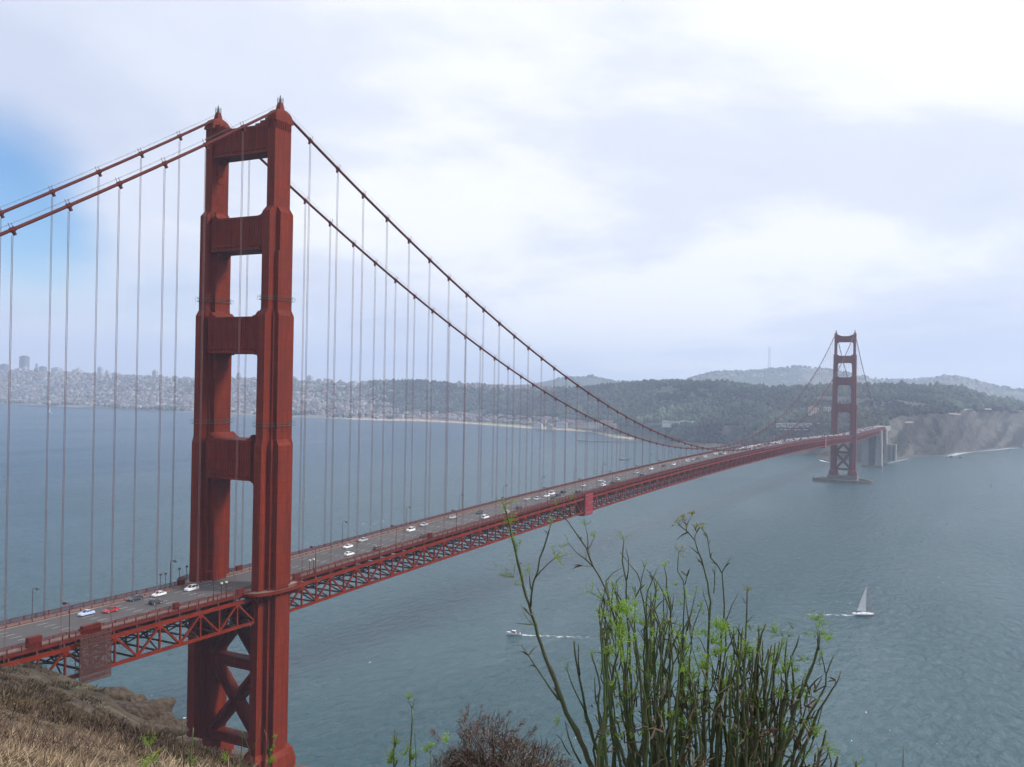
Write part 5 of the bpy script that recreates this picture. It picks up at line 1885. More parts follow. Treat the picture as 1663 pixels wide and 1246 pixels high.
def dry_grass():
    n = 90000
    px = RNG.uniform(-220, 520, n)
    D = 3.4 * np.exp(RNG.random(n) ** 1.15 * math.log(42 / 3.4))
    # clump
    x, y, z = near_ground(px, D)
    cl = NF.fbm(x / 0.5, y / 0.5, 2)
    keep = RNG.random(n) < np.clip(0.55 + 1.8 * cl, 0.08, 1)
    px, D, x, y, z = px[keep], D[keep], x[keep], y[keep], z[keep]
    n = len(px)
    P = np.stack([x, y, z - 0.02], -1)
    lay = NF.fbm(x / 1.1 + 3, y / 1.1, 2)
    Dr = np.stack([0.55 * RNG.standard_normal(n) - 0.2 + 1.6 * lay, 0.55 * RNG.standard_normal(n) + 0.3 - 1.2 * lay, 0.45 + 0.5 * RNG.random(n)], -1)
    Ln = RNG.uniform(0.10, 0.30, n) * np.interp(D, [4, 12, 40], [0.8, 1.2, 1.5])
    Wd = np.interp(D, [3, 10, 40], [0.0035, 0.007, 0.022]) * RNG.uniform(0.7, 1.4, n)
    tan = np.array([0.37, 0.285, 0.19]); br = np.array([0.16, 0.11, 0.078]); pu = np.array([0.07, 0.047, 0.042]); gr = np.array([0.10, 0.10, 0.045])
    w = np.clip(-0.05 + smooth(8, 18, D) + 1.5 * NF.fbm(x / 1.4, y / 1.4, 3) + 0.3 * RNG.standard_normal(n), 0, 1)[:, None]
    col = tan[None] * (1 - w) + br[None] * w
    wp = (RNG.random(n) < 0.10 + 0.4 * smooth(9, 20, D) + 0.8 * NF.fbm(x / 0.9 + 5, y / 0.9, 2))[:, None]
    col = np.where(wp, pu[None], col)
    g = ((NF.fbm(x / 1.6 + 7, y / 1.6, 2) > 0.22) & (px > 150) & (RNG.random(n) < 0.6))[:, None]
    col = np.where(g, gr[None], col)
    col = col * RNG.uniform(0.45, 1.3, (n, 1))
    V, Fa, cc = blades(P, Dr, Ln, Wd, 0.5 * RNG.random(n), col)
    o = link('dry_grass', np_mesh('dry_grass', V, Fa, M_GRASS, cc))
    tag(o, 'bleached dry grass covering the slope in the bottom corner', 'grass', kind='stuff')


dry_grass()


def scrub():
    Vs, Fs, Cs = [], [], []
    off = 0
    n = 1900
    px = RNG.uniform(-260, 470, n); D = 7.5 * np.exp(RNG.random(n) * math.log(120 / 7.5))
    x, y, z = near_ground(px, D)
    keep = NF.fbm(x / 9.0, y / 9.0, 3) > -0.12
    keep &= ~((D > 75) & (px > 150) & (RNG.random(n) < 0.35))
    for q in np.where(keep)[0]:
        m = 90
        r = RNG.uniform(0.25, 0.6) * np.interp(D[q], [7, 13, 60, 120], [0.3, 0.55, 1.3, 1.7])
        u = RNG.standard_normal((m, 3)); u /= np.linalg.norm(u, axis=1, keepdims=True); u[:, 2] = np.abs(u[:, 2])
        rr = r * RNG.random((m, 1)) ** 0.5
        P = np.array([x[q], y[q], z[q] - 0.05]) + u * rr * np.array([1.3, 1.3, 0.6])
        Dr = u * 0.8 + np.array([0, 0, 0.6]) + 0.4 * RNG.standard_normal((m, 3))
        Ln = r * RNG.uniform(0.25, 0.55, m); Wd = r * RNG.uniform(0.04, 0.09, m)
        base = [np.array([0.065, 0.047, 0.04]), np.array([0.05, 0.04, 0.032]), np.array([0.10, 0.07, 0.053]), np.array([0.085, 0.066, 0.044])][int(RNG.integers(0, 4))]
        col = base[None] * RNG.uniform(0.5, 1.5, (m, 1))
        V, Fa, cc = blades(P, Dr, Ln, Wd, 0.3 * RNG.random(m), col)
        Vs.append(V); Fs.append(Fa + off); Cs.append(cc); off += len(V)
    o = link('scrub_undergrowth', np_mesh('scrub_undergrowth', np.concatenate(Vs), np.concatenate(Fs), M_TWIG, np.concatenate(Cs)))
    tag(o, 'dark purple-brown scrub over the slope below the deck', 'scrub', kind='stuff')


scrub()

M_STEM = material('fennel_stem', (0.036, 0.064, 0.021), 0.6, var=0.45, vscale=9.0, col2=(0.060, 0.058, 0.030), bump=0.3, bscale=120)
M_STEMG = material('green_stem', (0.045, 0.08, 0.025), 0.55, var=0.4, vscale=12.0, col2=(0.08, 0.095, 0.035))
M_LEAF = material('feathery_leaf', (0.2, 0.32, 0.05), 0.7, attr='Col', spec=0.2, trans=0.35)
M_SHEATH = material('dry_sheath', (0.2, 0.14, 0.1), 0.9, attr='Col', spec=0.1)


class Plant:
    def __init__(self, name, label, cat, base, group=None):
        self.root = empty(name, base)
        tag(self.root, label, cat, group)
        self.base = np.array(base, float)
        self.L = []                              # foliage pieces
        self.S = []                              # dry sheaths

    def stem(self, pix, D, w0, w1, mat=None, name='stem', tilt=0.0):
        """pix: photo points from base to tip; w0, w1: stem width in photo pixels"""
        pix = np.array(pix, float)
        # resample with slight kinks at the nodes
        seg = np.linalg.norm(np.diff(pix, axis=0), axis=1); s = np.concatenate([[0], np.cumsum(seg)])
        n = max(4, int(s[-1] / 16))
        u = np.linspace(0, s[-1], n)
        q = np.stack([np.interp(u, s, pix[:, 0]), np.interp(u, s, pix[:, 1])], -1)
        q[1:-1] += RNG.standard_normal((n - 2, 2)) * 0.7
        dd = D + tilt * np.linspace(0, 1, n)
        P = [at(a, b, d) - self.base for (a, b), d in zip(q, dd)]
        f = np.linspace(0, 1, n)
        r = (0.74 * w0 + (0.9 * w1 - 0.74 * w0) * f) / 2 / FPX * D
        nodes = RNG.random(n) < 0.22
        r = r * (1 + 0.3 * nodes)
        MB().tube(P, list(r), 6).build(name, mat or M_STEM, self.root, True)
        W = [p + self.base for p in P]
        for i in range(1, n - 1):
            if nodes[i] and RNG.random() < 0.6:
                d = W[i + 1] - W[i]; d /= np.linalg.norm(d)
                self.sheath(W[i], d, RNG.uniform(0.02, 0.05))
        return W

    def sheath(self, p, d, ln):
        n = 1 + int(RNG.random() < 0.4)
        P = np.repeat(p[None], n, 0); Dr = d[None] + 0.55 * RNG.standard_normal((n, 3))
        c = np.array([0.105, 0.078, 0.055]) if RNG.random() < 0.4 else np.array([0.07, 0.06, 0.04])
        self.S.append(blades(P, Dr, np.full(n, ln), np.full(n, 0.004 + 0.002 * RNG.random()), np.full(n, 0.5), np.repeat(c[None], n, 0)))

    def tuft(self, p, d, size, k=26, bright=1.0):
        """a feathery leaf: a few ribs that carry hair-fine leaflets"""
        d = d / np.linalg.norm(d)
        Ps, Ds, Ls, Ws, Cs = [], [], [], [], []
        c0 = np.array([0.20, 0.32, 0.045]) * bright
        for r in range(3 + int(RNG.random() * 3)):
            rd = d + 0.5 * RNG.standard_normal(3); rd /= np.linalg.norm(rd)
            ln = size * RNG.uniform(0.5, 1.0)
            Ps.append(p); Ds.append(rd); Ls.append(ln); Ws.append(0.0018); Cs.append(c0 * 0.8)
            for j in range(k // 3):
                t = RNG.uniform(0.15, 1.0)
                b = p + rd * ln * t
                sd = rd * 0.8 + 0.8 * RNG.standard_normal(3)
                Ps.append(b); Ds.append(sd); Ls.append(size * RNG.uniform(0.12, 0.35)); Ws.append(0.0012); Cs.append(c0 * RNG.uniform(0.7, 1.4))
        self.L.append(blades(np.array(Ps), np.array(Ds), np.array(Ls), np.array(Ws), np.full(len(Ps), 0.15), np.array(Cs)))

    def finish(self):
        for pieces, nm, mt in ((self.L, 'feathery_foliage', M_LEAF), (self.S, 'dry_sheaths', M_SHEATH)):
            if not pieces: continue
            V, Fa, cc = [], [], []; o = 0
            for v, f, c in pieces:
                V.append(v - self.base[None]); Fa.append(f + o); cc.append(c); o += len(v)
            link(nm, np_mesh(nm, np.concatenate(V), np.concatenate(Fa), mt, np.concatenate(cc)), self.root, 'stuff')


def Z1(*pts):      # traced on the enlarged left half of the clump
    return [(800 + a * 0.3579, 800 + b * 0.3579) for a, b in pts]


def Z2(*pts):      # traced on the enlarged right half
    return [(1060 + a * 0.3419, 820 + b * 0.3419) for a, b in pts]


UPV = np.array([0, 0, 1.0])


def foot(px, D):
    x, y, z = near_ground(np.array([float(px)]), np.array([float(D)]))
    return np.array([x[0], y[0], z[0]])


def umbel(pl, p, r=0.02):
    n = 9
    for k in range(n):
        d = UPV + 0.9 * RNG.standard_normal(3); d /= np.linalg.norm(d)
        e = p + d * r
        pl.L.append(blades(np.array([p, e, e, e]), np.array([d, d + .8 * RNG.standard_normal(3), d + .8 * RNG.standard_normal(3), d + .8 * RNG.standard_normal(3)]), np.array([r, .008, .008, .008]), np.array([.0015, .003, .003, .003]), np.zeros(4), np.array([[.12, .14, .04]] + [[.26, .24, .06]] * 3)))


# plant leaning to the left of the clump
pl = Plant('fennel_plant', 'fennel stem leaning left, apart from the clump, its tip over the deck', 'fennel', foot(975, 3.0))
w = pl.stem(Z1((470, 1300), (430, 1190), (340, 1010), (265, 820), (205, 650), (170, 520), (130, 380), (105, 280), (85, 180), (65, 100), (50, 55)), 3.0, 12, 2.6)
for i in (-1, -3, -6, -9): pl.tuft(w[i], UPV + RT * .3 * RNG.standard_normal(), .05, 30, .9)
for t in range(4): pl.tuft(w[-2 - t], UPV, .035, 24, 1.0)
w = pl.stem(Z1((172, 520), (180, 440), (205, 350), (235, 230), (265, 140)), 2.99, 5, 2); pl.tuft(w[-1], UPV, .03)
w = pl.stem(Z1((195, 385), (225, 345), (255, 318), (285, 296)), 2.98, 3.5, 1.5); pl.tuft(w[-1], RT + UPV * .4, .06, 30); pl.tuft(w[-1], RT + UPV, .05, 30)
w = pl.stem(Z1((175, 440), (172, 400), (168, 375)), 3.0, 3.5, 2); pl.tuft(w[-1], UPV, .05, 28, .8)
pl.tuft(at(834, 938, 3.0), -RT + UPV * .4, .07, 34, .7); pl.tuft(at(840, 888, 3.0), -RT * .3 + UPV, .06, 30, .7)
pl.stem(Z1((300, 940), (220, 830), (165, 740), (130, 692)), 2.99, 4.5, 1.6)
pl.stem(Z1((185, 560), (160, 545), (140, 522)), 2.99, 4, 2.4); pl.stem(Z1((180, 600), (150, 597), (112, 594)), 2.98, 3, 1.2); pl.stem(Z1((190, 605), (165, 580), (135, 540), (128, 505)), 2.97, 2.4, 1.2, M_STEMG)
w = pl.stem(Z1((520, 1300), (490, 1220), (430, 1040), (405, 900), (380, 790), (370, 675)), 3.03, 9, 2.6)
pl.stem(Z1((395, 830), (385, 760), (390, 690)), 3.02, 4, 2); w = pl.stem(Z1((425, 1000), (385, 930), (350, 850), (338, 805)), 3.01, 4, 2); pl.tuft(w[-1], UPV, .03)
pl.stem(Z1((350, 1190), (320, 1140), (285, 1095)), 2.97, 3, 1.4); pl.stem(Z1((400, 1230), (345, 1130), (330, 1040)), 2.97, 5, 2.5)
pl.tuft(at(905, 1180, 2.95), UPV, .05, 30, 1.0); pl.tuft(at(975, 1230, 2.95), UPV, .06, 40, 1.1)
pl.finish()

# middle clump
pl = Plant('fennel_plant', 'dense middle clump of dark fennel stems with bright green tufts', 'fennel', foot(1050, 3.0))
w = pl.stem(Z1((640, 1300), (600, 1230), (535, 1000), (512, 800), (497, 640), (480, 560), (490, 495)), 2.96, 8, 2.4)
pl.stem(Z1((510, 690), (530, 645)), 2.95, 3.2, 1.6); pl.stem(Z1((560, 740), (540, 700), (520, 675)), 2.95, 2.6, 1.2)
w = pl.stem(Z1((640, 1300), (610, 1000), (600, 800), (585, 680), (550, 560), (515, 440), (460, 340), (430, 260), (390, 200), (340, 130), (285, 65)), 3.04, 8, 1.8); pl.tuft(w[-1], UPV, .03, 24)
w = pl.stem(Z1((432, 258), (428, 200), (420, 150)), 3.04, 2.6, 1.2); pl.tuft(w[-1], UPV, .04, 26, .8)
w = pl.stem(Z1((460, 342), (420, 300), (370, 265), (345, 230)), 3.04, 2.8, 1.2); pl.tuft(w[-1], -RT + UPV, .06, 30, .75)
w = pl.stem(Z1((352, 110), (354, 60), (353, 30)), 3.04, 2.2, 1.3); pl.tuft(w[-1], UPV, .025, 24)
pl.stem(Z1((450, 338), (420, 333), (385, 328)), 3.03, 1.8, 1.0); w = pl.stem(Z1((435, 255), (455, 225), (462, 205)), 3.03, 2, 1); pl.tuft(w[-1], UPV, .03)
w = pl.stem(Z1((640, 1300), (630, 900), (618, 640), (610, 520), (605, 400), (590, 300), (597, 215)), 3.0, 7, 2.2); pl.tuft(w[-1], UPV, .035, 28, .8)
pl.stem(Z1((608, 400), (620, 310), (605, 255)), 3.0, 3, 1.6)
w = pl.stem(Z1((690, 1300), (680, 1000), (660, 760), (640, 620), (590, 520), (560, 460), (540, 410)), 2.93, 7, 1.8)
w = pl.stem(Z1((590, 600), (545, 520), (470, 470), (450, 455)), 2.97, 4, 1.4); pl.tuft(w[-1], -RT + UPV * .4, .05, 28)
w = pl.stem(Z1((740, 1300), (740, 900), (735, 700), (730, 560), (745, 430), (715, 360)), 3.06, 6, 1.6); pl.tuft(w[-3], UPV, .05)
w = pl.stem(Z1((800, 1300), (800, 900), (815, 640), (810, 540), (790, 430), (780, 340)), 3.02, 7, 2); pl.tuft(w[-1], UPV, .035)
w = pl.stem(Z1((810, 545), (780, 460), (740, 400), (700, 350)), 3.01, 3.4, 1.4)
w = pl.stem(Z1((850, 1300), (855, 900), (862, 640), (866, 520), (872, 420), (830, 335), (846, 300), (845, 268)), 2.98, 6, 1.6); umbel(pl, w[-1])
pl.stem(Z1((872, 420), (885, 380), (890, 355)), 2.98, 2.2, 1.2); pl.stem(Z1((872, 440), (880, 520), (905, 690)), 2.97, 2, 1.6)
w = pl.stem(Z1((690, 1000), (690, 700), (695, 550), (668, 410), (690, 340)), 3.05, 5, 1.6); pl.tuft(w[-1], UPV, .03, 20, .8)
w = pl.stem(Z1((760, 1200), (765, 800), (760, 600), (725, 500), (700, 460)), 2.94, 5, 2)
# procedural fill
for k in range(56):
    tx = RNG.uniform(960, 1140); env = np.interp(tx, [950, 990, 1050, 1100, 1140], [1010, 930, 940, 960, 1000])
    ty = env + 170 * RNG.random() ** 1.2
    bx = 1040 + (tx - 1040) * 0.8 + 14 * RNG.standard_normal()
    m = 6; f = np.linspace(0, 1, m)
    pts = np.stack([bx + (tx - bx) * f ** 1.3 + np.concatenate([[0], 5 * RNG.standard_normal(m - 1)]), 1290 + (ty - 1290) * f], -1)
    D = RNG.uniform(2.85, 3.25)
    w = pl.stem(pts, D, RNG.uniform(4, 9), RNG.uniform(1.6, 2.8), M_STEM if RNG.random() < .6 else M_STEMG)
    for fk in range(int(RNG.random() * 3)):
        q = pts[-1 - int(RNG.random() * 2) - fk]; pl.stem([(q[0], q[1]), (q[0] + RNG.uniform(-16, 16), q[1] - 25), (q[0] + RNG.uniform(-25, 25), q[1] - RNG.uniform(40, 80))], D - .01, 3, 1.3)
    if RNG.random() < .7:
        pl.tuft(w[-1 - int(RNG.random() * (len(w) // 2))], UPV + .5 * RNG.standard_normal(3), RNG.uniform(.025, .055), 28, RNG.uniform(.7, 1.3))
for k in range(200):
    p = at(RNG.uniform(975, 1150), RNG.uniform(950, 1210), RNG.uniform(2.85, 3.15)); pl.tuft(p, UPV + .4 * RNG.standard_normal(3), RNG.uniform(.015, .035), 24, RNG.uniform(.6, 1.4))
for k in range(26):
    p = at(1010 + 12 * RNG.standard_normal(), RNG.uniform(985, 1085), 2.9); pl.tuft(p, UPV + .4 * RNG.standard_normal(3), .05, 36, RNG.uniform(1.0, 1.5))
for k in range(150):
    p = at(RNG.uniform(960, 1170), RNG.uniform(1120, 1260), RNG.uniform(2.75, 3.2)); pl.sheath(p, UPV + .3 * RNG.standard_normal(3), RNG.uniform(.03, .10))
pl.finish()

# tallest plant, seed heads at its tip
pl = Plant('fennel_plant', 'tallest fennel with forked seed heads above the open water', 'fennel', foot(1150, 3.05))
w = pl.stem(Z2((230, 1320), (240, 1100), (250, 900), (263, 700), (270, 560), (276, 440), (260, 370), (240, 290), (220, 230), (200, 170), (160, 122), (130, 100)), 3.05, 10, 1.6); umbel(pl, w[-1], .022)
for a in (((160, 122), (165, 90), (190, 48)), ((200, 170), (208, 130), (205, 110)), ((165, 95), (150, 80), (145, 68))):
    w = pl.stem(Z2(*a), 3.05, 2, 1.1); umbel(pl, w[-1], .01)
w = pl.stem(Z2((310, 1320), (312, 900), (325, 600), (345, 500), (336, 400), (330, 320), (268, 240), (265, 180), (258, 130), (235, 115)), 3.08, 8, 1.3); umbel(pl, w[-1], .015)
pl.stem(Z2((330, 322), (350, 285), (370, 250)), 3.08, 2.2, 1.2); pl.stem(Z2((265, 185), (278, 165)), 3.08, 1.8, 1.0); pl.stem(Z2((220, 232), (190, 215), (172, 195)), 3.05, 2.2, 1.1); pl.stem(Z2((238, 290), (215, 262), (205, 250)), 3.05, 2.2, 1.1)
pl.stem(Z2((270, 520), (250, 440), (238, 395)), 3.04, 3, 1.2); pl.stem(Z2((290, 420), (300, 350), (298, 285)), 3.06, 2.5, 1.2); pl.stem(Z2((345, 560), (380, 480), (405, 425)), 3.07, 2.6, 1.3); pl.stem(Z2((252, 700), (215, 620), (175, 555)), 3.03, 2.2, 1.2, M_STEMG)
w = pl.stem(Z2((420, 1320), (428, 900), (440, 680), (446, 520), (450, 410)), 3.1, 8, 2.4); umbel(pl, w[-1], .012)
pl.stem(Z2((445, 560), (465, 535), (490, 522)), 3.1, 1.8, 1.0); pl.stem(Z2((448, 470), (425, 440)), 3.1, 1.8, 1.0)
w = pl.stem(Z2((430, 900), (400, 680), (375, 605)), 3.02, 5, 2.4); pl.stem(Z2((385, 760), (388, 640), (386, 575)), 3.01, 4, 2)
for a in ((150, 690), (280, 660), (330, 590), (320, 700), (380, 760), (455, 705), (470, 700), (440, 720), (160, 790), (190, 830), (360, 860), (420, 940), (245, 780), (300, 580)):
    p = at(*Z2(a)[0], 3.0)
    for j in range(4): pl.tuft(p, UPV + .6 * RNG.standard_normal(3), .045, 34, RNG.uniform(.9, 1.5))
for k in range(24):
    tx = RNG.uniform(1110, 1235); ty = RNG.uniform(1000, 1150); bx = 1150 + (tx - 1150) * .7 + 10 * RNG.standard_normal(); f = np.linspace(0, 1, 6)
    pts = np.stack([bx + (tx - bx) * f ** 1.2 + np.concatenate([[0], 4 * RNG.standard_normal(5)]), 1290 + (ty - 1290) * f], -1)
    w = pl.stem(pts, RNG.uniform(2.9, 3.25), RNG.uniform(5, 10), RNG.uniform(1.8, 3.4), M_STEM if RNG.random() < .6 else M_STEMG)
    if RNG.random() < .6: pl.tuft(w[-1 - int(RNG.random() * 8) % len(w)], UPV, .04, 28, RNG.uniform(.7, 1.3))
    q = pts[-2]; sg = RNG.choice([-1, 1]); pl.stem([(q[0], q[1]), (q[0] + sg * 9, q[1] - 18), (q[0] + sg * RNG.uniform(8, 22), q[1] - RNG.uniform(35, 70))], 3.0, 3, 1.3)
for k in range(120):
    p = at(RNG.uniform(1110, 1250), RNG.uniform(1130, 1265), RNG.uniform(2.75, 3.2)); pl.sheath(p, UPV + .35 * RNG.standard_normal(3), RNG.uniform(.03, .10))
pl.finish()

# right-hand plant, thick cut stems fanning out
pl = Plant('fennel_plant', 'right-hand fan of thick blunt fennel stems below the sloop', 'fennel', foot(1250, 3.0))
for a, w0, w1, D in ((((470, 1320), (470, 1000), (490, 760), (500, 690), (520, 600), (540, 565)), 9, 3.2, 3.0), (((480, 1000), (500, 800), (505, 650), (502, 570)), 6, 3, 3.02), (((500, 1320), (530, 1000), (545, 760), (552, 685)), 9, 3.4, 2.95),
                     (((540, 1320), (560, 1000), (580, 780), (604, 650)), 9, 3.2, 3.05), (((600, 1320), (610, 1000), (640, 800), (660, 720), (690, 650), (698, 620)), 8, 2.6, 3.0), (((640, 900), (625, 760), (640, 630)), 5, 2.4, 3.02), (((660, 1000), (670, 860), (655, 715)), 6, 2.6, 2.98),
                     (((560, 1330), (590, 1200), (650, 1050), (700, 900), (760, 770), (787, 680), (793, 600)), 13, 3.4, 2.95), (((690, 920), (715, 870), (715, 830)), 7, 4, 2.94), (((790, 690), (785, 640), (782, 605)), 4, 2.4, 2.94),
                     (((650, 1330), (680, 1130), (740, 1000), (820, 870), (830, 790), (862, 712)), 9, 2.2, 3.02), (((820, 800), (805, 720), (800, 680)), 3, 1.6, 3.02), (((660, 1330), (690, 1200), (750, 1090), (800, 960), (860, 870), (896, 790)), 11, 2.0, 2.98), (((870, 860), (862, 825)), 2.4, 1.2, 2.98),
                     (((700, 1040), (725, 980), (735, 940)), 5, 2.4, 2.96), (((770, 1330), (785, 1220), (805, 1140), (825, 1070)), 9, 3.6, 3.0), (((800, 1240), (830, 1190), (832, 1150)), 4, 2, 3.0), (((840, 1330), (870, 1240), (882, 1195)), 8, 4, 3.02), (((830, 1320), (850, 1230), (838, 1180)), 5, 2.4, 3.0), (((950, 1330), (968, 1215)), 6, 3, 3.0)):
    w = pl.stem(Z2(*a), D, w0, w1)
    if RNG.random() < .55: pl.tuft(w[-1 - int(RNG.random() * len(w) * .6)], UPV + .5 * RNG.standard_normal(3), .045, 30, RNG.uniform(.7, 1.2))
for a in ((775, 550), (840, 640), (585, 610), (600, 920), (700, 900), (620, 800), (835, 1165), (560, 720), (770, 1070)):
    p = at(*Z2(a)[0], 2.97)
    for j in range(3): pl.tuft(p, UPV + .6 * RNG.standard_normal(3), .045, 34, RNG.uniform(.8, 1.2))
for k in range(34):
    tx = RNG.uniform(1190, 1330); env = np.interp(tx, [1190, 1240, 1300, 1340], [1040, 1030, 1080, 1180]); ty = env + 120 * RNG.random(); bx = 1215 + (tx - 1215) * .55 + 10 * RNG.standard_normal(); f = np.linspace(0, 1, 6)
    pts = np.stack([bx + (tx - bx) * f ** 1.1 + np.concatenate([[0], 4 * RNG.standard_normal(5)]), 1290 + (ty - 1290) * f], -1)
    w = pl.stem(pts, RNG.uniform(2.85, 3.25), RNG.uniform(5, 10), RNG.uniform(2.0, 3.6), M_STEM if RNG.random() < .6 else M_STEMG)
    if RNG.random() < .7:
        q = pts[-2]; sg = RNG.choice([-1, 1]); pl.stem([(q[0], q[1]), (q[0] + sg * 8, q[1] - 18), (q[0] + sg * RNG.uniform(6, 20), q[1] - RNG.uniform(30, 60))], 3.0, 3.4, 1.6)
for k in range(130):
    p = at(RNG.uniform(1150, 1335), RNG.uniform(1010, 1230), RNG.uniform(2.85, 3.15)); pl.tuft(p, UPV + .4 * RNG.standard_normal(3), RNG.uniform(.02, .04), 24, RNG.uniform(.5, 1.1))
for k in range(170):
    p = at(RNG.uniform(1190, 1330), RNG.uniform(1120, 1265), RNG.uniform(2.75, 3.2)); pl.sheath(p, UPV + RT * .3 + .35 * RNG.standard_normal(3), RNG.uniform(.03, .10))
pl.finish()


# thin weeds left of the shrub and in front of the near tower's foot
def weed(label, stems, D, tufts, cat='weed'):
    pl = Plant('weed_stalk', label, cat, foot(stems[0][0][0][0], D))
    for pts, w0, w1 in stems:
        w = pl.stem(pts, D, w0, w1, M_STEMG if RNG.random() < .6 else M_STEM)
    for px, py, s, b in tufts:
        for j in range(3): pl.tuft(at(px, py, D), UPV + .5 * RNG.standard_normal(3), s, 30, b)
    pl.finish()


weed('green weed stalk with a forked top left of the dry shrub', [([(664, 1290), (668, 1200), (669, 1150)], 4.5, 2.4), ([(669, 1152), (672, 1142), (675, 1129)], 2, 1.1), ([(669, 1150), (664, 1141), (661, 1131)], 2, 1.1), ([(676, 1290), (675, 1200), (673, 1180)], 2, 1.2)], 3.4, [(663, 1135, .03, .8), (670, 1235, .05, .9), (658, 1225, .05, .8)])
weed('short dark weed stalk left of the forked one', [([(641, 1290), (640, 1220), (642, 1183)], 3.4, 1.6), ([(642, 1215), (645, 1190)], 2, 1.2)], 3.4, [(636, 1235, .06, .7), (642, 1210, .04, .8), (630, 1240, .05, .7)])
weed('thin yellow-green stalk before the near tower plinth', [([(432, 1290), (437, 1230), (447, 1198)], 4, 1.6), ([(437, 1230), (436, 1210)], 2.4, 1.4)], 4.2, [(447, 1198, .02, 1.0), (443, 1215, .02, .9), (440, 1240, .05, .9)])
weed('bare pale stalk before the near tower cross bracing', [([(392, 1290), (391, 1240), (393, 1182)], 3.4, 1.2)], 4.4, [(365, 1236, .05, 1.0)])
weed('thick grey-green stalk on the grassy slope', [([(309, 1290), (309, 1215), (314, 1182)], 4.6, 2.0), ([(296, 1290), (299, 1220), (297, 1172)], 4, 2)], 4.6, [(318, 1240, .04, .7)])
weed('yellow-green weed with broad tuft on the grassy slope', [([(262, 1290), (250, 1240), (235, 1200)], 3, 1.2), ([(262, 1280), (256, 1230)], 2.4, 1.4)], 4.6, [(243, 1212, .07, 1.1), (247, 1240, .08, 1.2), (236, 1250, .08, 1.2)])
weed('bare twig crossing in front of the brace', [([(418, 1290), (408, 1225), (398, 1195), (380, 1180)], 2, 1.0), ([(408, 1225), (420, 1190), (424, 1165)], 1.6, 0.9)], 4.4, [])
weed('small bare twig beside the near tower leg', [([(434, 1290), (430, 1230), (437, 1195), (429, 1185)], 1.8, 0.9)], 4.5, [])
weed('low weed with pale leaves at the frame edge beside the shrub', [([(700, 1290), (699, 1240), (700, 1215)], 2.6, 1.4), ([(712, 1290), (712, 1225)], 2, 1.2)], 3.4, [(692, 1222, .04, 1.0), (700, 1215, .03, 1.1), (726, 1205, .035, 1.3)])
weed('dark stub of stalk at the bottom edge, far right', [([(1462, 1290), (1466, 1240), (1467, 1212)], 3, 1.6), ([(1420, 1290), (1423, 1238)], 3, 1.6)], 3.2, [])


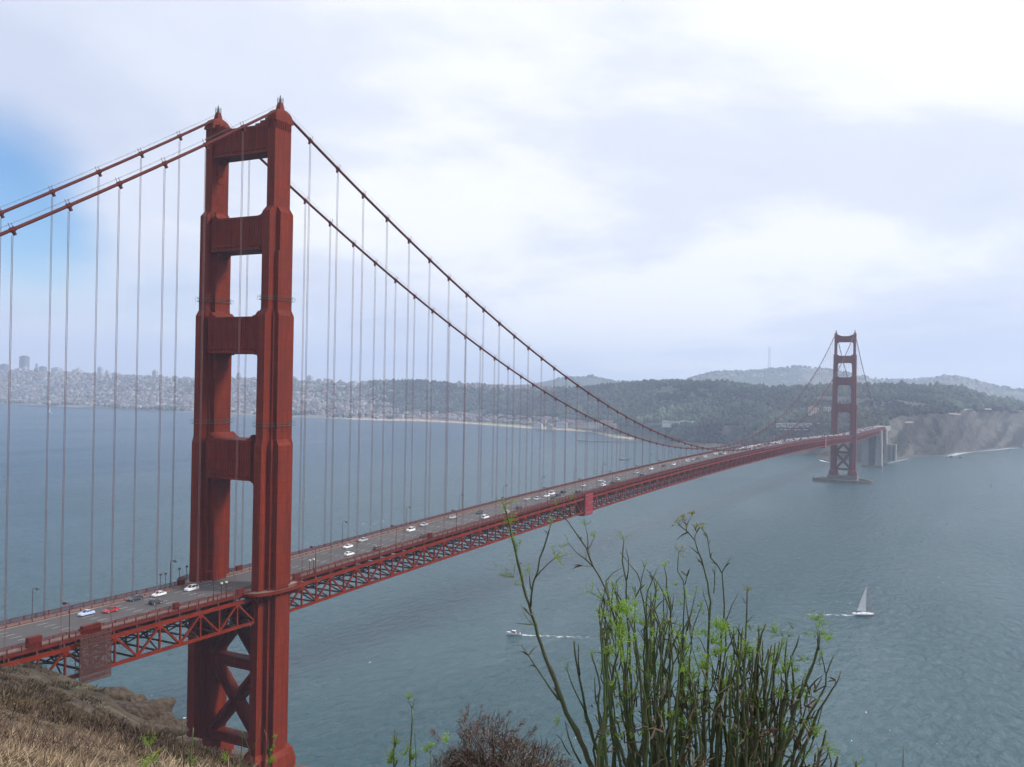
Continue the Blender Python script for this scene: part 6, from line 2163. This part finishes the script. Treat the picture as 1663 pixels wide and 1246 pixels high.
def dry_shrub():
    base = foot(800, 4.2)
    t = empty('dry_shrub', base); tag(t, 'rounded purple-brown dry shrub at the bottom edge left of the fennel', 'shrub')
    c = at(800, 1268, 4.2)
    # a few woody branches
    for k in range(14):
        a = RNG.uniform(-1.1, 1.1); r = RNG.uniform(.16, .3)
        e = c + RT * math.sin(a) * r * 1.1 + UPV * math.cos(a) * r + FW * RNG.uniform(-.15, .15)
        m = (c + e) / 2 + RNG.standard_normal(3) * .02
        MB().tube([base * .3 + c * .7 - base, m - base, e - base], [.006, .004, .002], 5).build('branch', M_TWIG_B, t, True)
    n = 14000
    u = RNG.standard_normal((n, 3)); u /= np.linalg.norm(u, axis=1, keepdims=True)
    r = RNG.random(n) ** 0.42
    lump = 1 + 0.95 * NF.fbm(u[:, 0] * 2.6 + 3, u[:, 2] * 2.6 + u[:, 1], 3)
    lob = np.array([(-.20, -.04, .15), (-.06, .045, .19), (.08, .02, .17), (.20, -.03, .15), (.29, -.09, .11), (-.28, -.10, .10)])
    li = RNG.choice(len(lob), n, p=[.17, .28, .23, .17, .08, .07])
    lo = lob[li]
    P = c[None] + RT[None] * lo[:, :1] + UPV[None] * lo[:, 1:2] + FW[None] * (.09 * np.sin(li * 2.4))[:, None] + (RT[None] * u[:, :1] + FW[None] * u[:, 1:2] + UPV[None] * u[:, 2:]) * (lo[:, 2] * r * lump)[:, None]
    keep = P[:, 2] > c[2] - .2
    P, u, r = P[keep], u[keep], r[keep]; n = len(P)
    Dr = RT[None] * u[:, :1] + FW[None] * u[:, 1:2] + UPV[None] * (u[:, 2:] + .5) + .75 * RNG.standard_normal((n, 3))
    col = np.array([0.075, 0.048, 0.042])[None] * RNG.uniform(.35, 1.7, (n, 1))
    g = RNG.random(n)
    col = np.where((g < .12)[:, None], np.array([[0.24, 0.18, 0.14]]) * RNG.uniform(.6, 1.2, (n, 1)), col)
    col = np.where((g > .94)[:, None], np.array([[0.10, 0.11, 0.04]]), col)
    V, Fa, cc = blades(P, Dr, RNG.uniform(.02, .06, n), RNG.uniform(.0015, .0035, n), .6 * RNG.random(n), col)
    # spiky shoots standing out of the crown
    pv = []
    for (px, py, qx, qy) in ((745, 1195, 762, 1146), (772, 1190, 783, 1147), (800, 1190, 828, 1156), (715, 1205, 700, 1185), (855, 1200, 870, 1180), (830, 1195, 850, 1172)):
        a, b = at(px, py, 4.15), at(qx, qy, 4.15)
        for k in range(60):
            f = RNG.random(); p = a + (b - a) * f + .006 * RNG.standard_normal(3) * (1.3 - f)
            pv.append((p, (b - a) / np.linalg.norm(b - a) + .8 * RNG.standard_normal(3)))
    q = blades(np.array([p for p, _ in pv]), np.array([d for _, d in pv]), RNG.uniform(.01, .035, len(pv)), np.full(len(pv), .002), .4 * RNG.random(len(pv)), np.array([[.12, .075, .065]]) * RNG.uniform(.6, 1.4, (len(pv), 1)))
    V2 = np.concatenate([V, q[0]]) - base[None]; F2 = np.concatenate([Fa, q[1] + len(V)]); C2 = np.concatenate([cc, q[2]])
    link('twigs', np_mesh('twigs', V2, F2, M_TWIG, C2), t, 'stuff')


M_TWIG_B = material('woody_branch', (0.06, 0.045, 0.04), 0.9)
dry_shrub()


def outcrop(px, D, r, label):
    x, y, z = near_ground(np.array([float(px)]), np.array([float(D)]))
    V, Fa = ico(3)
    nz = NF.fbm(V[:, 0] * 1.7 + px, V[:, 1] * 1.7 + V[:, 2] * 2.3, 4)
    V = V * (1 + 0.75 * nz)[:, None]
    V = V + 0.22 * np.round(V * 3.2 + 0.8 * nz[:, None]) / 3.2
    V = np.sign(V) * np.abs(V) ** 0.8 * np.array([r * 1.5, r, r * 0.55])
    o = link('rock_outcrop', np_mesh('rock_outcrop', V, Fa, M_OUTCROP), loc=(x[0], y[0], z[0] - r * 0.3))
    o.rotation_euler = (0, 0, RNG.uniform(0, 3)); tag(o, label, 'rock', 'brown rocks on the near slope')


M_OUTCROP = material('brown_rock', (0.075, 0.058, 0.046), 0.95, var=0.4, vscale=1.5, bump=0.9, bscale=2.0, detail=8, spec=0.1)
outcrop(225, 106, 2.6, 'largest brown rock outcrop on the slope below the deck')
outcrop(262, 104, 1.7, 'brown rock lower on the slope towards the near tower')
outcrop(196, 110, 1.9, 'brown rock on the slope just under the scaffold cage')
outcrop(244, 97, 1.0, 'small brown rock between the two larger slope rocks')
outcrop(296, 100, 1.3, 'brown rock at the edge of the slope by the far leg of the tower')
outcrop(120, 60, 1.2, 'small rock half buried in scrub below the deck')
